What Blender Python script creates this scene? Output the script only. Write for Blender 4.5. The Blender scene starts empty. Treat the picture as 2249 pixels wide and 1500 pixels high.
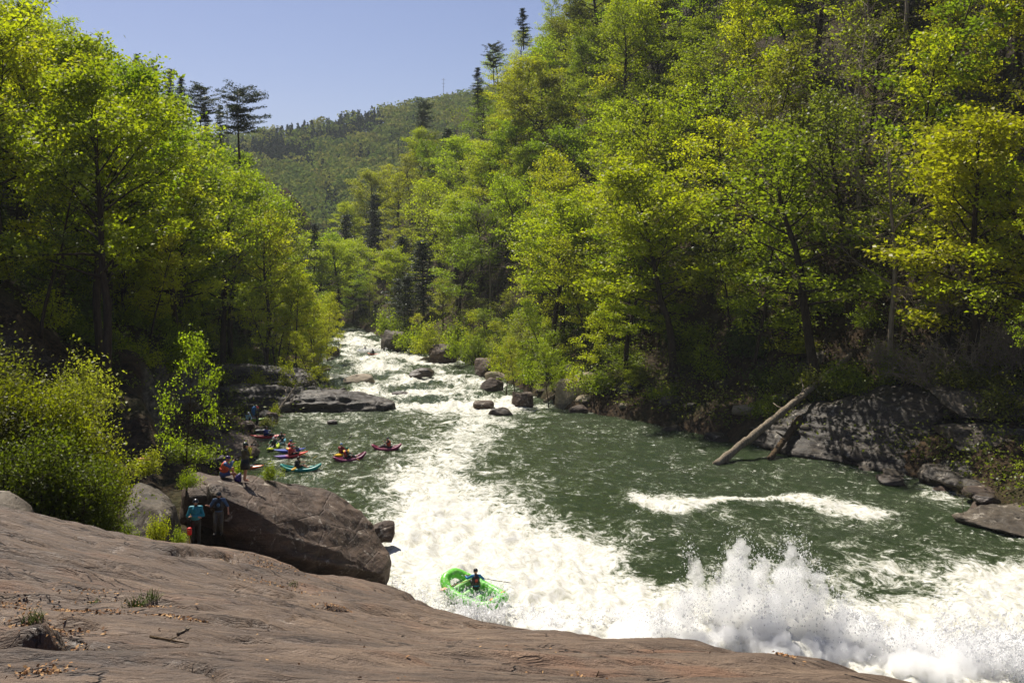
import bpy, math, random
import numpy as np
from mathutils import Vector, Matrix
R = math.radians
sc = bpy.context.scene
C = sc.collection

# ------------------------------------------------------------------ camera, sky, sun, exposure
FPX, CX, HZ, CAMZ = 2186.0, 1124.5, 540.0, 17.0
cam_d = bpy.data.cameras.new("camera"); cam = bpy.data.objects.new("camera", cam_d); C.objects.link(cam)
cam.location = (0, 0, CAMZ); cam.rotation_euler = (R(90), 0, 0)
cam_d.lens = 35.0; cam_d.sensor_width = 36.0; cam_d.shift_y = -(750 - HZ) / 2249.0
cam_d.clip_start = 0.1; cam_d.clip_end = 6000
sc.camera = cam
SUN_EL, SUN_AZ = 54.0, -30.0            # azimuth from +Y, negative = towards -X
w = bpy.data.worlds.new("World"); sc.world = w; w.use_nodes = True
nt = w.node_tree; bg = nt.nodes["Background"]
sky = nt.nodes.new("ShaderNodeTexSky"); sky.sky_type = 'NISHITA'; sky.sun_disc = False
sky.sun_elevation = R(SUN_EL); sky.sun_rotation = R(SUN_AZ)
sky.altitude = 400; sky.air_density = 1.0; sky.dust_density = 1.0; sky.ozone_density = 4.0
tn = nt.nodes.new("ShaderNodeMix"); tn.data_type = 'RGBA'; tn.blend_type = 'MULTIPLY'; tn.inputs[0].default_value = 1.0; tn.inputs[7].default_value = (1.10, 0.95, 1.02, 1)
nt.links.new(sky.outputs[0], tn.inputs[6]); nt.links.new(tn.outputs[2], bg.inputs[0]); bg.inputs[1].default_value = 0.062
sd = bpy.data.lights.new("sun", 'SUN'); sd.energy = 5.0; sd.angle = R(0.53); sd.color = (1.0, 0.94, 0.84)
so = bpy.data.objects.new("sun", sd); C.objects.link(so)
SUN = Vector((math.sin(R(SUN_AZ)) * math.cos(R(SUN_EL)), math.cos(R(SUN_AZ)) * math.cos(R(SUN_EL)), math.sin(R(SUN_EL))))
so.rotation_euler = (-SUN).to_track_quat('-Z', 'Y').to_euler(); so.location = (-60, 60, 120)
vs = sc.view_settings
vs.view_transform = 'Standard'; vs.look = 'None'; vs.exposure = 0.52; vs.gamma = 1.0; vs.use_curve_mapping = False
cy = sc.cycles
cy.max_bounces = 16; cy.diffuse_bounces = 5; cy.glossy_bounces = 3; cy.transmission_bounces = 6; cy.transparent_max_bounces = 12
cy.volume_bounces = 14; cy.sample_clamp_indirect = 6.0; cy.sample_clamp_direct = 30.0
cy.use_denoising = True
try: cy.denoiser = 'OPENIMAGEDENOISE'
except Exception: pass

# ------------------------------------------------------------------ helpers
def lin(r, g, b):
    f = lambda c: (c / 12.92 if c <= 0.04045 else ((c + 0.055) / 1.055) ** 2.4)
    return (f(r / 255), f(g / 255), f(b / 255), 1.0)
def P(px, py, Y):                      # photo pixel + distance -> world point
    return np.array(((px - CX) / FPX * Y, Y, CAMZ - (py - HZ) / FPX * Y))
def G(px, py, z=0.0):                  # photo pixel on the plane of height z
    Y = (CAMZ - z) * FPX / (py - HZ)
    return P(px, py, Y)
def PX(x, y, z):
    return CX + x / y * FPX, HZ + (CAMZ - z) / y * FPX
def sst(a, b, x):
    t = np.clip((x - a) / (b - a), 0, 1); return t * t * (3 - 2 * t)

def _h(ix, iy, iz, s):
    h = (ix.astype(np.int64) * 374761393 + iy.astype(np.int64) * 668265263 + iz.astype(np.int64) * 2147483647 + s * 974711) & 0xffffffff
    h = ((h ^ (h >> 13)) * 1274126177) & 0xffffffff
    h = ((h ^ (h >> 16)) * 2246822519) & 0xffffffff
    return ((h ^ (h >> 15)) & 0xffffff) / float(0xffffff)
def vn(p, s=0):                         # value noise -1..1
    p = np.asarray(p, float); i = np.floor(p).astype(np.int64); f = p - i; u = f * f * (3 - 2 * f)
    o = 0
    for a in (0, 1):
        for b in (0, 1):
            for c in (0, 1):
                wgt = (u[..., 0] if a else 1 - u[..., 0]) * (u[..., 1] if b else 1 - u[..., 1]) * (u[..., 2] if c else 1 - u[..., 2])
                o = o + wgt * _h(i[..., 0] + a, i[..., 1] + b, i[..., 2] + c, s)
    return o * 2 - 1
def fbm(p, s=0, o=4, g=0.5):
    t = 0; a = 1.0; p = np.asarray(p, float)
    for k in range(o):
        t = t + a * vn(p, s + k * 17); p = p * 2.03 + 3.7; a *= g
    return t
def xyz(x, y, z=None):
    x, y = np.broadcast_arrays(np.asarray(x, float), np.asarray(y, float))
    return np.stack([x, y, np.zeros_like(x) if z is None else np.broadcast_to(z, x.shape)], -1)

def mk_mesh(name, V, faces, mats, smooth=True, attrs=None, midx=None):
    V = np.asarray(V, np.float32).reshape(-1, 3)
    if isinstance(faces, np.ndarray): faces = [faces]
    faces = [np.asarray(f, np.int32) for f in faces if len(f)]
    me = bpy.data.meshes.new(name)
    me.vertices.add(len(V)); me.vertices.foreach_set('co', V.ravel())
    loops = np.concatenate([f.ravel() for f in faces]) if faces else np.zeros(0, np.int32)
    tot = np.concatenate([np.full(len(f), f.shape[1], np.int32) for f in faces]) if faces else np.zeros(0, np.int32)
    start = np.concatenate([[0], np.cumsum(tot)[:-1]]).astype(np.int32)
    me.loops.add(len(loops)); me.loops.foreach_set('vertex_index', loops)
    me.polygons.add(len(tot)); me.polygons.foreach_set('loop_start', start)
    if smooth: me.polygons.foreach_set('use_smooth', np.ones(len(tot), bool))
    for m in (mats if isinstance(mats, (list, tuple)) else [mats]): me.materials.append(m)
    if midx is not None: me.polygons.foreach_set('material_index', np.asarray(midx, np.int32))
    me.update(calc_edges=True)
    for k, a in (attrs or {}).items():
        at = me.attributes.new(k, 'FLOAT', 'POINT'); at.data.foreach_set('value', np.asarray(a, np.float32))
    me.validate()
    return me
def obj(name, me, parent=None, loc=None, rotz=None):
    o = bpy.data.objects.new(name, me); C.objects.link(o)
    if parent is not None: o.parent = parent
    if loc is not None: o.location = loc
    if rotz is not None: o.rotation_euler = (0, 0, rotz)
    return o
def tag(o, label=None, cat=None, group=None, kind=None):
    if label: o['label'] = label
    if cat: o['category'] = cat
    if group: o['group'] = group
    if kind: o['kind'] = kind
    return o
def thing(name, label, cat, loc=(0, 0, 0), rot=(0, 0, 0), group=None):
    o = bpy.data.objects.new(name, None); C.objects.link(o); o.location = loc; o.rotation_euler = rot; o.empty_display_size = 0.2
    return tag(o, label, cat, group)
ORD = "first second third fourth fifth sixth seventh eighth ninth tenth eleventh twelfth thirteenth fourteenth fifteenth sixteenth seventeenth eighteenth nineteenth twentieth".split()
ORD += ["twenty-" + k for k in ORD[:9]] + ["thirtieth"] + ["thirty-" + k for k in ORD[:9]] + ["fortieth"] + ["forty-" + k for k in ORD[:9]] + ["fiftieth"] + ["fifty-" + k for k in ORD[:9]] + ["sixtieth"]

class MB:                               # collects tubes, boxes, ellipsoids into one mesh
    def __init__(s): s.V = []; s.F4 = []; s.F3 = []; s.n = 0
    def add(s, V, F4=None, F3=None):
        V = np.asarray(V, float)
        if F4 is not None and len(F4): s.F4.append(np.asarray(F4) + s.n)
        if F3 is not None and len(F3): s.F3.append(np.asarray(F3) + s.n)
        s.V.append(V); s.n += len(V)
    def tube(s, pts, rad, n=6, cap=True, sx=1.0, close=False):
        pts = np.asarray(pts, float); m = len(pts); rad = np.broadcast_to(np.asarray(rad, float), (m,))
        if close: T = np.roll(pts, -1, 0) - np.roll(pts, 1, 0)
        else: T = np.gradient(pts, axis=0)
        T = T / (np.linalg.norm(T, axis=1, keepdims=True) + 1e-9)
        ref = np.array([0, 0, 1.0]) if abs(T[:, 2]).mean() < 0.8 else np.array([1.0, 0, 0])
        U = np.cross(T, ref); U /= (np.linalg.norm(U, axis=1, keepdims=True) + 1e-9); W = np.cross(U, T)
        a = np.arange(n) / n * 2 * math.pi
        V = pts[:, None, :] + rad[:, None, None] * (np.cos(a)[None, :, None] * U[:, None, :] * sx + np.sin(a)[None, :, None] * W[:, None, :])
        V = V.reshape(-1, 3); i = np.arange(m if close else m - 1)[:, None] * n; j = np.arange(n)[None, :]; jn = (j + 1) % n
        ii = ((np.arange(m if close else m - 1)[:, None] + 1) % m) * n
        F = np.stack([i + j, i + jn, ii + jn, ii + j], -1).reshape(-1, 4)
        F3 = []
        if cap and not close:
            k = len(V); V = np.vstack([V, pts[:1], pts[-1:]]); jj = np.arange(n); jk = (jj + 1) % n
            F3 = np.vstack([np.stack([jk, jj, np.full(n, k)], -1), np.stack([jj + (m - 1) * n, jk + (m - 1) * n, np.full(n, k + 1)], -1)])
        s.add(V, F, F3)
    def ell(s, c, r, n=12, m=8, M=None):
        th = np.linspace(0, math.pi, m + 1)[1:-1]; a = np.arange(n) / n * 2 * math.pi
        V = np.stack([np.sin(th)[:, None] * np.cos(a), np.sin(th)[:, None] * np.sin(a), np.repeat(np.cos(th)[:, None], n, 1)], -1).reshape(-1, 3)
        V = np.vstack([V, [[0, 0, 1], [0, 0, -1]]]) * np.asarray(r, float)
        if M is not None: V = V @ np.asarray(M).T
        V = V + np.asarray(c, float); k = len(V)
        i = np.arange(m - 2)[:, None] * n; j = np.arange(n)[None, :]; jn = (j + 1) % n
        F = np.stack([i + j, i + n + j, i + n + jn, i + jn], -1).reshape(-1, 4)
        jj = np.arange(n); jk = (jj + 1) % n; q = (m - 2) * n
        F3 = np.vstack([np.stack([jj, jk, np.full(n, k - 2)], -1), np.stack([q + jk, q + jj, np.full(n, k - 1)], -1)])
        s.add(V, F, F3)
    def cap(s, p0, p1, r0, r1, n=10):   # tapered capsule
        p0 = np.asarray(p0, float); p1 = np.asarray(p1, float)
        d = p1 - p0; L = np.linalg.norm(d) + 1e-9; d = d / L
        ts = [(-r0 * .98, r0 * .2), (-r0 * .75, r0 * .66), (-r0 * .4, r0 * .92), (0, r0), (L * .5, (r0 + r1) / 2), (L, r1), (L + r1 * .4, r1 * .92), (L + r1 * .75, r1 * .66), (L + r1 * .98, r1 * .2)]
        s.tube(np.array([p0 + d * t for t, _ in ts]), np.array([r for _, r in ts]), n)
    def box(s, c, h, M=None):
        V = np.array([[x, y, z] for x in (-1, 1) for y in (-1, 1) for z in (-1, 1)], float) * np.asarray(h, float)
        if M is not None: V = V @ np.asarray(M).T
        s.add(V + np.asarray(c, float), [[0, 1, 3, 2], [4, 6, 7, 5], [0, 4, 5, 1], [2, 3, 7, 6], [0, 2, 6, 4], [1, 5, 7, 3]])
    def mesh(s, name, mat, smooth=True):
        return mk_mesh(name, np.vstack(s.V), [np.vstack(s.F4) if s.F4 else np.zeros((0, 4), int), np.vstack(s.F3) if s.F3 else np.zeros((0, 3), int)], mat, smooth)
    def remesh(s, name, mat, vox, extra=None):
        me = s.mesh(name + "_raw", mat); o = bpy.data.objects.new("tmp", me); C.objects.link(o)
        md = o.modifiers.new("r", 'REMESH'); md.mode = 'VOXEL'; md.voxel_size = vox
        ms = o.modifiers.new("s", 'SMOOTH'); ms.factor = 0.5; ms.iterations = 2
        dg = bpy.context.evaluated_depsgraph_get(); out = bpy.data.meshes.new_from_object(o.evaluated_get(dg))
        bpy.data.objects.remove(o); bpy.data.meshes.remove(me); out.name = name
        if extra is not None:
            n0 = len(out.vertices); V = np.zeros(n0 * 3, np.float32); out.vertices.foreach_get('co', V)
            F = np.zeros(len(out.loops), np.int32); out.loops.foreach_get('vertex_index', F)
            tt = np.zeros(len(out.polygons), np.int32); out.polygons.foreach_get('loop_total', tt)
            if (tt == 4).all():
                W = np.vstack(extra.V); f4 = np.vstack([F.reshape(-1, 4)] + [f + n0 for f in extra.F4]); f3 = [f + n0 for f in extra.F3]
                m2 = mk_mesh(name, np.vstack([V.reshape(-1, 3), W]), [f4] + ([np.vstack(f3)] if f3 else []), mat); bpy.data.meshes.remove(out); out = m2
        if not out.materials: out.materials.append(mat)
        out.polygons.foreach_set('use_smooth', np.ones(len(out.polygons), bool))
        return out

# ------------------------------------------------------------------ materials
class N:
    def __init__(s, name):
        s.m = bpy.data.materials.new(name); s.m.use_nodes = True; s.t = s.m.node_tree; s.t.nodes.clear()
        s.out = s.n('OutputMaterial')
    def n(s, kind, **kw):
        nd = s.t.nodes.new('ShaderNode' + kind)
        for k, v in kw.items(): setattr(nd, k, v)
        return nd
    def l(s, a, b): s.t.links.new(a, b)
    def val(s, sock, v):
        if hasattr(v, 'is_linked') or isinstance(v, bpy.types.NodeSocket): s.l(v, sock)
        else: sock.default_value = v
    def math(s, op, a, b=0.0, c=None, clamp=False):
        nd = s.n('Math', operation=op, use_clamp=clamp); s.val(nd.inputs[0], a); s.val(nd.inputs[1], b)
        if c is not None: s.val(nd.inputs[2], c)
        return nd.outputs[0]
    def noise(s, vec, scale, detail=4, rough=0.5, dist=0.0):
        nd = s.n('TexNoise'); s.l(vec, nd.inputs['Vector']); nd.inputs['Scale'].default_value = scale; nd.inputs['Detail'].default_value = detail
        nd.inputs['Roughness'].default_value = rough; nd.inputs['Distortion'].default_value = dist
        return nd.outputs[0]
    def ramp(s, f, stops):
        nd = s.n('ValToRGB'); s.l(f, nd.inputs[0]); e = nd.color_ramp.elements
        while len(e) < len(stops): e.new(0.5)
        for k, (p, c) in enumerate(stops):
            e[k].position = p; e[k].color = c if not isinstance(c, (int, float)) else (c, c, c, 1)
        return nd.outputs[0]
    def mix(s, f, a, b, blend='MIX'):
        nd = s.n('Mix', data_type='RGBA', blend_type=blend); s.val(nd.inputs[0], f); s.val(nd.inputs[6], a); s.val(nd.inputs[7], b)
        return nd.outputs[2]
    def mapv(s, vec, scale=(1, 1, 1), rot=(0, 0, 0)):
        nd = s.n('Mapping'); s.l(vec, nd.inputs[0]); nd.inputs[3].default_value = scale; nd.inputs[2].default_value = rot; return nd.outputs[0]
    def bump(s, h, strength, dist, normal=None):
        nd = s.n('Bump'); s.l(h, nd.inputs['Height']); nd.inputs['Strength'].default_value = strength; nd.inputs['Distance'].default_value = dist
        if normal is not None: s.l(normal, nd.inputs['Normal'])
        return nd.outputs[0]
    def princ(s, col, rough=0.7, normal=None, spec=0.3):
        b = s.n('BsdfPrincipled'); s.val(b.inputs['Base Color'], col); s.val(b.inputs['Roughness'], rough); b.inputs['Specular IOR Level'].default_value = spec
        if normal is not None: s.l(normal, b.inputs['Normal'])
        s.l(b.outputs[0], s.out.inputs[0]); return b
    def geo(s): return s.n('NewGeometry').outputs['Position']
    def objc(s): return s.n('TexCoord').outputs['Object']

def mat_rock(name, c1, c2, c3, sc_=1.0, strata=0.0, lichen=0.0, rough=0.75, band=(0.5, 0.5, 3.0), bumpd=0.06, wet=False):
    q = N(name); pos = q.geo()
    big = q.noise(pos, 0.35 * sc_, 5, 0.6); mid = q.noise(pos, 2.2 * sc_, 6, 0.65, 0.4); fine = q.noise(pos, 14 * sc_, 4, 0.7)
    st = q.noise(q.mapv(pos, band), 1.1 * sc_, 6, 0.65, 0.6)
    f = q.math('ADD', q.math('MULTIPLY', big, 0.45), q.math('ADD', q.math('MULTIPLY', mid, 0.35), q.math('MULTIPLY', st, 0.35)))
    col = q.ramp(f, [(0.40, c1), (0.56, c2), (0.74, c3)])
    col = q.mix(q.math('MULTIPLY', q.ramp(fine, [(0.35, 1.0), (0.6, 0.0)]), 0.35), col, (c1[0] * .5, c1[1] * .5, c1[2] * .5, 1))
    if lichen > 0:
        lf = q.ramp(q.noise(pos, 1.7 * sc_, 8, 0.75, 0.5), [(0.60 - 0.06 * lichen, 0.0), (0.66, 1.0)])
        col = q.mix(q.math('MULTIPLY', lf, 0.7), col, lin(176, 166, 150))
    crk = q.n('TexVoronoi', feature='DISTANCE_TO_EDGE'); q.l(q.mapv(pos, (0.55, 0.4, 1.3)), crk.inputs['Vector']); crk.inputs['Scale'].default_value = 0.7 * sc_
    ck = q.ramp(crk.outputs[0], [(0.0, 0.0), (0.03, 1.0)])
    h = q.math('ADD', q.math('ADD', q.math('MULTIPLY', mid, 0.5), q.math('MULTIPLY', st, 0.8)), q.math('ADD', q.math('MULTIPLY', fine, 0.16), q.math('MULTIPLY', ck, 0.18)))
    q.princ(col, rough, q.bump(h, 0.9, bumpd * 3), 0.35)
    return q.m

M_slab = None
def mat_slab():
    q = N("slab_rock"); pos = q.geo()
    flow = q.mapv(pos, (0.35, 1.25, 0.8), (0, 0, R(-14)))
    big = q.noise(pos, 0.16, 4, 0.6, 0.3); st = q.noise(flow, 0.9, 7, 0.66, 0.5); st2 = q.noise(flow, 4.5, 6, 0.7, 0.3); fine = q.noise(pos, 22, 4, 0.75); grit = q.noise(pos, 90, 2, 0.6)
    f = q.math('ADD', q.math('MULTIPLY', big, 0.4), q.math('ADD', q.math('MULTIPLY', st, 0.45), q.math('MULTIPLY', st2, 0.25)))
    col = q.ramp(f, [(0.38, lin(62, 50, 39)), (0.52, lin(100, 82, 66)), (0.63, lin(124, 103, 83)), (0.76, lin(154, 133, 110))])
    rust = q.ramp(q.noise(flow, 0.55, 5, 0.6, 0.8), [(0.56, 0.0), (0.70, 1.0)])
    col = q.mix(q.math('MULTIPLY', rust, 0.5), col, lin(138, 98, 70))
    dark = q.ramp(q.noise(flow, 2.6, 8, 0.78, 0.6), [(0.30, 1.0), (0.44, 0.0)])
    col = q.mix(q.math('MULTIPLY', dark, 0.6), col, lin(64, 52, 46))
    vein = q.ramp(q.noise(q.mapv(pos, (0.5, 2.6, 1.0), (0, 0, R(10))), 1.5, 7, 0.72, 0.3), [(0.64, 0.0), (0.70, 1.0)])
    col = q.mix(q.math('MULTIPLY', vein, 0.45), col, lin(196, 182, 166))
    cl = q.math('ABSOLUTE', q.math('SUBTRACT', q.noise(q.mapv(pos, (0.45, 1.5, 1.0), (0, 0, R(-16))), 0.55, 5, 0.6, 0.9), 0.5)); ckl = q.ramp(cl, [(0.0, 1.0), (0.012, 0.0)])
    cg = q.ramp(q.noise(pos, 0.4, 3), [(0.45, 0.0), (0.6, 1.0)]); ckl = q.math('MULTIPLY', ckl, cg)
    col = q.mix(q.math('MULTIPLY', ckl, 0.8), col, lin(44, 36, 30))
    lch = q.ramp(q.noise(pos, 3.2, 9, 0.8, 0.4), [(0.60, 0.0), (0.66, 1.0)]); col = q.mix(q.math('MULTIPLY', lch, 0.35), col, lin(172, 160, 142))
    sp = q.ramp(grit, [(0.36, 0.62), (0.56, 1.12)]); col = q.mix(0.55, col, sp, 'MULTIPLY')
    sf = q.ramp(fine, [(0.3, 0.72), (0.62, 1.12)]); col = q.mix(0.6, col, sf, 'MULTIPLY')
    h = q.math('ADD', q.math('ADD', q.math('MULTIPLY', st, 0.9), q.math('MULTIPLY', st2, 0.34)), q.math('SUBTRACT', q.math('ADD', q.math('MULTIPLY', fine, 0.07), q.math('MULTIPLY', grit, 0.014)), q.math('MULTIPLY', ckl, 0.25)))
    q.princ(col, q.ramp(st2, [(0.35, 0.5), (0.6, 0.78)]), q.bump(h, 1.0, 0.42), 0.4)
    return q.m
M_slab = mat_slab()
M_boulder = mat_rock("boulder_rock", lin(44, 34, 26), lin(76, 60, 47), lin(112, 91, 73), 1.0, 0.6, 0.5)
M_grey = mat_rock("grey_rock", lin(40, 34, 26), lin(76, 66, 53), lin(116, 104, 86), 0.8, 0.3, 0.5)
M_dark = mat_rock("dark_rock", lin(28, 23, 16), lin(52, 43, 32), lin(86, 74, 58), 0.8, 0.8, 0.2, 0.6, (0.4, 0.4, 4.5))  # dark rock, its colours lowered further to hold the trees' shade
M_wet = mat_rock("wet_rock", lin(40, 34, 30), lin(72, 60, 50), lin(104, 88, 74), 1.0, 0.5, 0.0, 0.42, (0.4, 0.4, 3.5))
M_tan = mat_rock("tan_rock", lin(96, 84, 66), lin(142, 128, 106), lin(176, 160, 136), 1.0, 0.4, 0.3)

def mat_terrain():
    q = N("hillside_soil"); pos = q.geo()
    a = q.noise(pos, 0.5, 6, 0.65); b = q.noise(pos, 3.5, 5, 0.7); c = q.noise(pos, 0.12, 3, 0.5)
    col = q.ramp(a, [(0.36, lin(30, 24, 17)), (0.52, lin(52, 42, 30)), (0.68, lin(78, 64, 46))])
    col = q.mix(q.math('MULTIPLY', q.ramp(b, [(0.45, 0.0), (0.62, 1.0)]), 0.5), col, lin(92, 72, 50))
    col = q.mix(q.math('MULTIPLY', q.ramp(c, [(0.5, 0.0), (0.66, 1.0)]), 0.5), col, lin(54, 60, 30))
    nz = q.n('SeparateXYZ'); q.l(q.n('NewGeometry').outputs['Normal'], nz.inputs[0])
    steep = q.ramp(nz.outputs[2], [(0.42, 1.0), (0.62, 0.0)])
    col = q.mix(steep, col, q.ramp(q.noise(q.mapv(pos, (0.5, 0.5, 2.5)), 1.2, 7, 0.7), [(0.36, lin(48, 44, 40)), (0.52, lin(86, 80, 72)), (0.7, lin(124, 116, 104))]))
    h = q.math('ADD', q.math('MULTIPLY', a, 1.0), q.math('MULTIPLY', b, 0.35))
    q.princ(col, 0.9, q.bump(h, 1.0, 0.5), 0.1)
    return q.m
M_soil = mat_terrain()

def mat_leaf(name, trans=0.45, gloss=0.06):
    q = N(name); oi = q.n('ObjectInfo'); at = q.n('Attribute', attribute_name='tint')
    hs = q.n('HueSaturation'); q.l(oi.outputs['Color'], hs.inputs['Color'])
    q.l(q.math('ADD', 0.5, q.math('MULTIPLY', q.math('SUBTRACT', at.outputs['Fac'], 0.5), -0.02)), hs.inputs['Hue'])
    q.l(q.math('ADD', 0.62, q.math('MULTIPLY', at.outputs['Fac'], 0.8)), hs.inputs['Value'])
    col = hs.outputs[0]
    d = q.n('BsdfDiffuse'); q.l(col, d.inputs[0])
    t = q.n('BsdfTranslucent'); q.l(q.mix(1.0, col, (1.2, 1.4, 0.5, 1), 'MULTIPLY'), t.inputs[0])
    m = q.n('MixShader'); m.inputs[0].default_value = trans; q.l(d.outputs[0], m.inputs[1]); q.l(t.outputs[0], m.inputs[2])
    g = q.n('BsdfGlossy'); g.inputs['Roughness'].default_value = 0.45; g.inputs[0].default_value = (1, 1, 1, 1)
    m2 = q.n('MixShader'); m2.inputs[0].default_value = gloss; q.l(m.outputs[0], m2.inputs[1]); q.l(g.outputs[0], m2.inputs[2])
    q.l(m2.outputs[0], q.out.inputs[0]); return q.m
M_leaf = mat_leaf("leaf", 0.58, 0.018)
M_needle = mat_leaf("needle", 0.2, 0.03)
def mat_bark(name, a, b):
    q = N(name); pos = q.objc(); n1 = q.noise(q.mapv(pos, (3, 3, 0.5)), 3.0, 6, 0.7); n2 = q.noise(pos, 0.8, 3)
    col = q.mix(q.math('MULTIPLY', n2, 0.6), q.ramp(n1, [(0.35, a), (0.65, b)]), a)
    q.princ(col, 0.9, q.bump(n1, 0.8, 0.08), 0.15); return q.m
M_bark = mat_bark("bark", lin(42, 34, 27), lin(82, 70, 56))
M_bare = mat_bark("grey_bark", lin(110, 98, 84), lin(170, 156, 138))
M_log = mat_bark("weathered_wood", lin(92, 80, 64), lin(176, 162, 140))
M_logdark = mat_bark("mossy_wood", lin(62, 48, 34), lin(112, 94, 68))
def mat_plain(name, col, rough=0.5, spec=0.4, var=0.15):
    q = N(name); n = q.noise(q.objc(), 9, 4, 0.6)
    c2 = (col[0] * (1 - var * 2), col[1] * (1 - var * 2), col[2] * (1 - var * 2), 1)
    q.princ(q.ramp(n, [(0.35, c2), (0.6, col)]), rough, q.bump(n, 0.25, 0.02), spec); return q.m
_pm = {}
def pm(r, g, b, rough=0.55, name="cloth"):
    k = (r, g, b, rough)
    if k not in _pm: _pm[k] = mat_plain("%s_%d_%d_%d" % (name, r, g, b), lin(r, g, b), rough)
    return _pm[k]
M_skin = mat_plain("skin", lin(196, 142, 112), 0.55, 0.3, 0.08)

# ------------------------------------------------------------------ shape of the valley
WL = lambda y: np.interp(y, [0, 98, 112, 125, 155, 200, 260, 330], [0, 0, -0.35, -0.8, -1.3, -1.7, -2.0, -2.3])
_yl = [20, 46, 50, 54, 56, 58, 61, 64, 70, 76, 84, 90, 97, 101, 105, 108, 112, 118, 125, 153, 202, 225, 249, 262, 275, 300]
_xl = [-6, -6, -7, -9, -11, -13, -15, -16.5, -19, -20.5, -22, -23, -24.0, -22, -17.5, -15, -17, -21, -23, -28.6, -36, -42, -54, -68, -90, -140]
_yr = [20, 40, 50, 58, 66, 71, 76, 80, 86, 92, 96.5, 103, 112, 124, 134, 156, 171, 184, 197, 215, 235, 250, 265, 285, 300]
_xr = [40, 35, 32.5, 30.6, 30.6, 30, 27.5, 25, 19, 15.2, 12, 6.5, 3.0, 0.5, -2, -7.5, -14, -20, -24, -31, -37, -44, -54, -80, -120]
XL = lambda y: np.interp(y, _yl, _xl)
XR = lambda y: np.interp(y, _yr, _xr)
def terrain(x, y):
    x = np.asarray(x, float); y = np.asarray(y, float)
    xl, xr, wl = XL(y), XR(y), WL(y)
    sr = x - xr; sl = xl - x
    zr = np.interp(sr, [0, 1.0, 3, 6, 12, 20, 30, 45, 60, 90, 200], [-0.6, 0.8, 2.0, 3.0, 5.6, 11.5, 21, 38, 55, 85, 150])
    fr = np.interp(y, [60, 120, 160, 200, 235, 260, 300, 330], [1.0, 1.15, 1.35, 1.45, 1.2, 1.0, 0.8, 0.7]); zr = np.where(sr > 6, 3 + (zr - 3) * fr, zr)
    za = np.interp(sl, [0, 1.2, 3.5, 5.5, 8, 15, 22, 35, 60], [-0.8, 0.0, 1.8, 3.4, 5.0, 5.8, 7.4, 12, 28])
    zb = np.interp(sl, [0, 1.0, 5.5, 7.2, 12, 25, 40, 80], [-0.6, 0.7, 2.8, 7.6, 10, 20, 36, 70])
    zc = np.interp(sl, [0, 2, 8, 15, 30, 50, 100], [-0.8, -0.3, 0.6, 2.6, 15, 40, 80])
    t1 = sst(58, 66, y); t2 = sst(88, 102, y)
    zl = za * (1 - t1) + t1 * (zb * (1 - t2) + zc * t2)
    z = np.where(sr > 0, zr, np.where(sl > 0, zl, -0.6 - np.minimum(np.minimum(-sr, -sl) * 0.6, 1.6))) + wl
    px = CX + x / np.maximum(y, 1) * FPX
    gs = np.interp(px, [-400, 300, 480, 560, 620, 660, 700, 730, 770, 800, 850, 900, 960, 1000, 1040, 1080, 1130, 1200, 1400, 2600], [300, 330, 335, 360, 405, 455, 520, 585, 600, 570, 520, 480, 425, 395, 350, 290, 215, 90, -280, -2000])
    cap = CAMZ + (HZ - gs) / FPX * y; k = sst(150, 200, y); d = np.maximum(z - cap, 0)
    z = np.where(sr > 0, z - k * d * 0.97, z)
    amp = sst(0, 6, np.maximum(sr, sl))
    z = z + amp * (0.9 * fbm(xyz(x, y) * 0.22, 3, 4) + 0.25 * fbm(xyz(x, y) * 1.1, 9, 3))
    # stepped rock ledges on steep ground
    return z
def tz(x, y): return float(terrain(np.array([x]), np.array([y]))[0])

def grid_mesh(name, X, Y, Z, mat, attrs=None):
    r, c = X.shape; V = np.stack([X, Y, Z], -1).reshape(-1, 3)
    i = np.arange(r - 1)[:, None] * c; j = np.arange(c - 1)[None, :]
    F = np.stack([i + j, i + j + 1, i + c + j + 1, i + c + j], -1).reshape(-1, 4)
    return mk_mesh(name, V, F, mat, True, attrs)

# near valley terrain
ys = 36 * (330 / 36.0) ** np.linspace(0, 1, 300)
u = np.linspace(-1, 1, 330); 
Yg = np.repeat(ys[:, None], 330, 1); lo = np.minimum(XL(Yg) - 70, -0.62 * Yg - 5); hi = XR(Yg) + 120
uu = np.sign(u) * np.abs(u) ** 1.35; mid = (XL(Yg) + XR(Yg)) / 2
Xg = np.where(uu < 0, mid + uu * (mid - lo), mid + uu * (hi - mid))
Zg = terrain(Xg, Yg)
tag(obj("terrain", grid_mesh("terrain", Xg, Yg, Zg, M_soil)), kind='structure', label="steep brown leaf-littered gorge sides under the trees")

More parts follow.
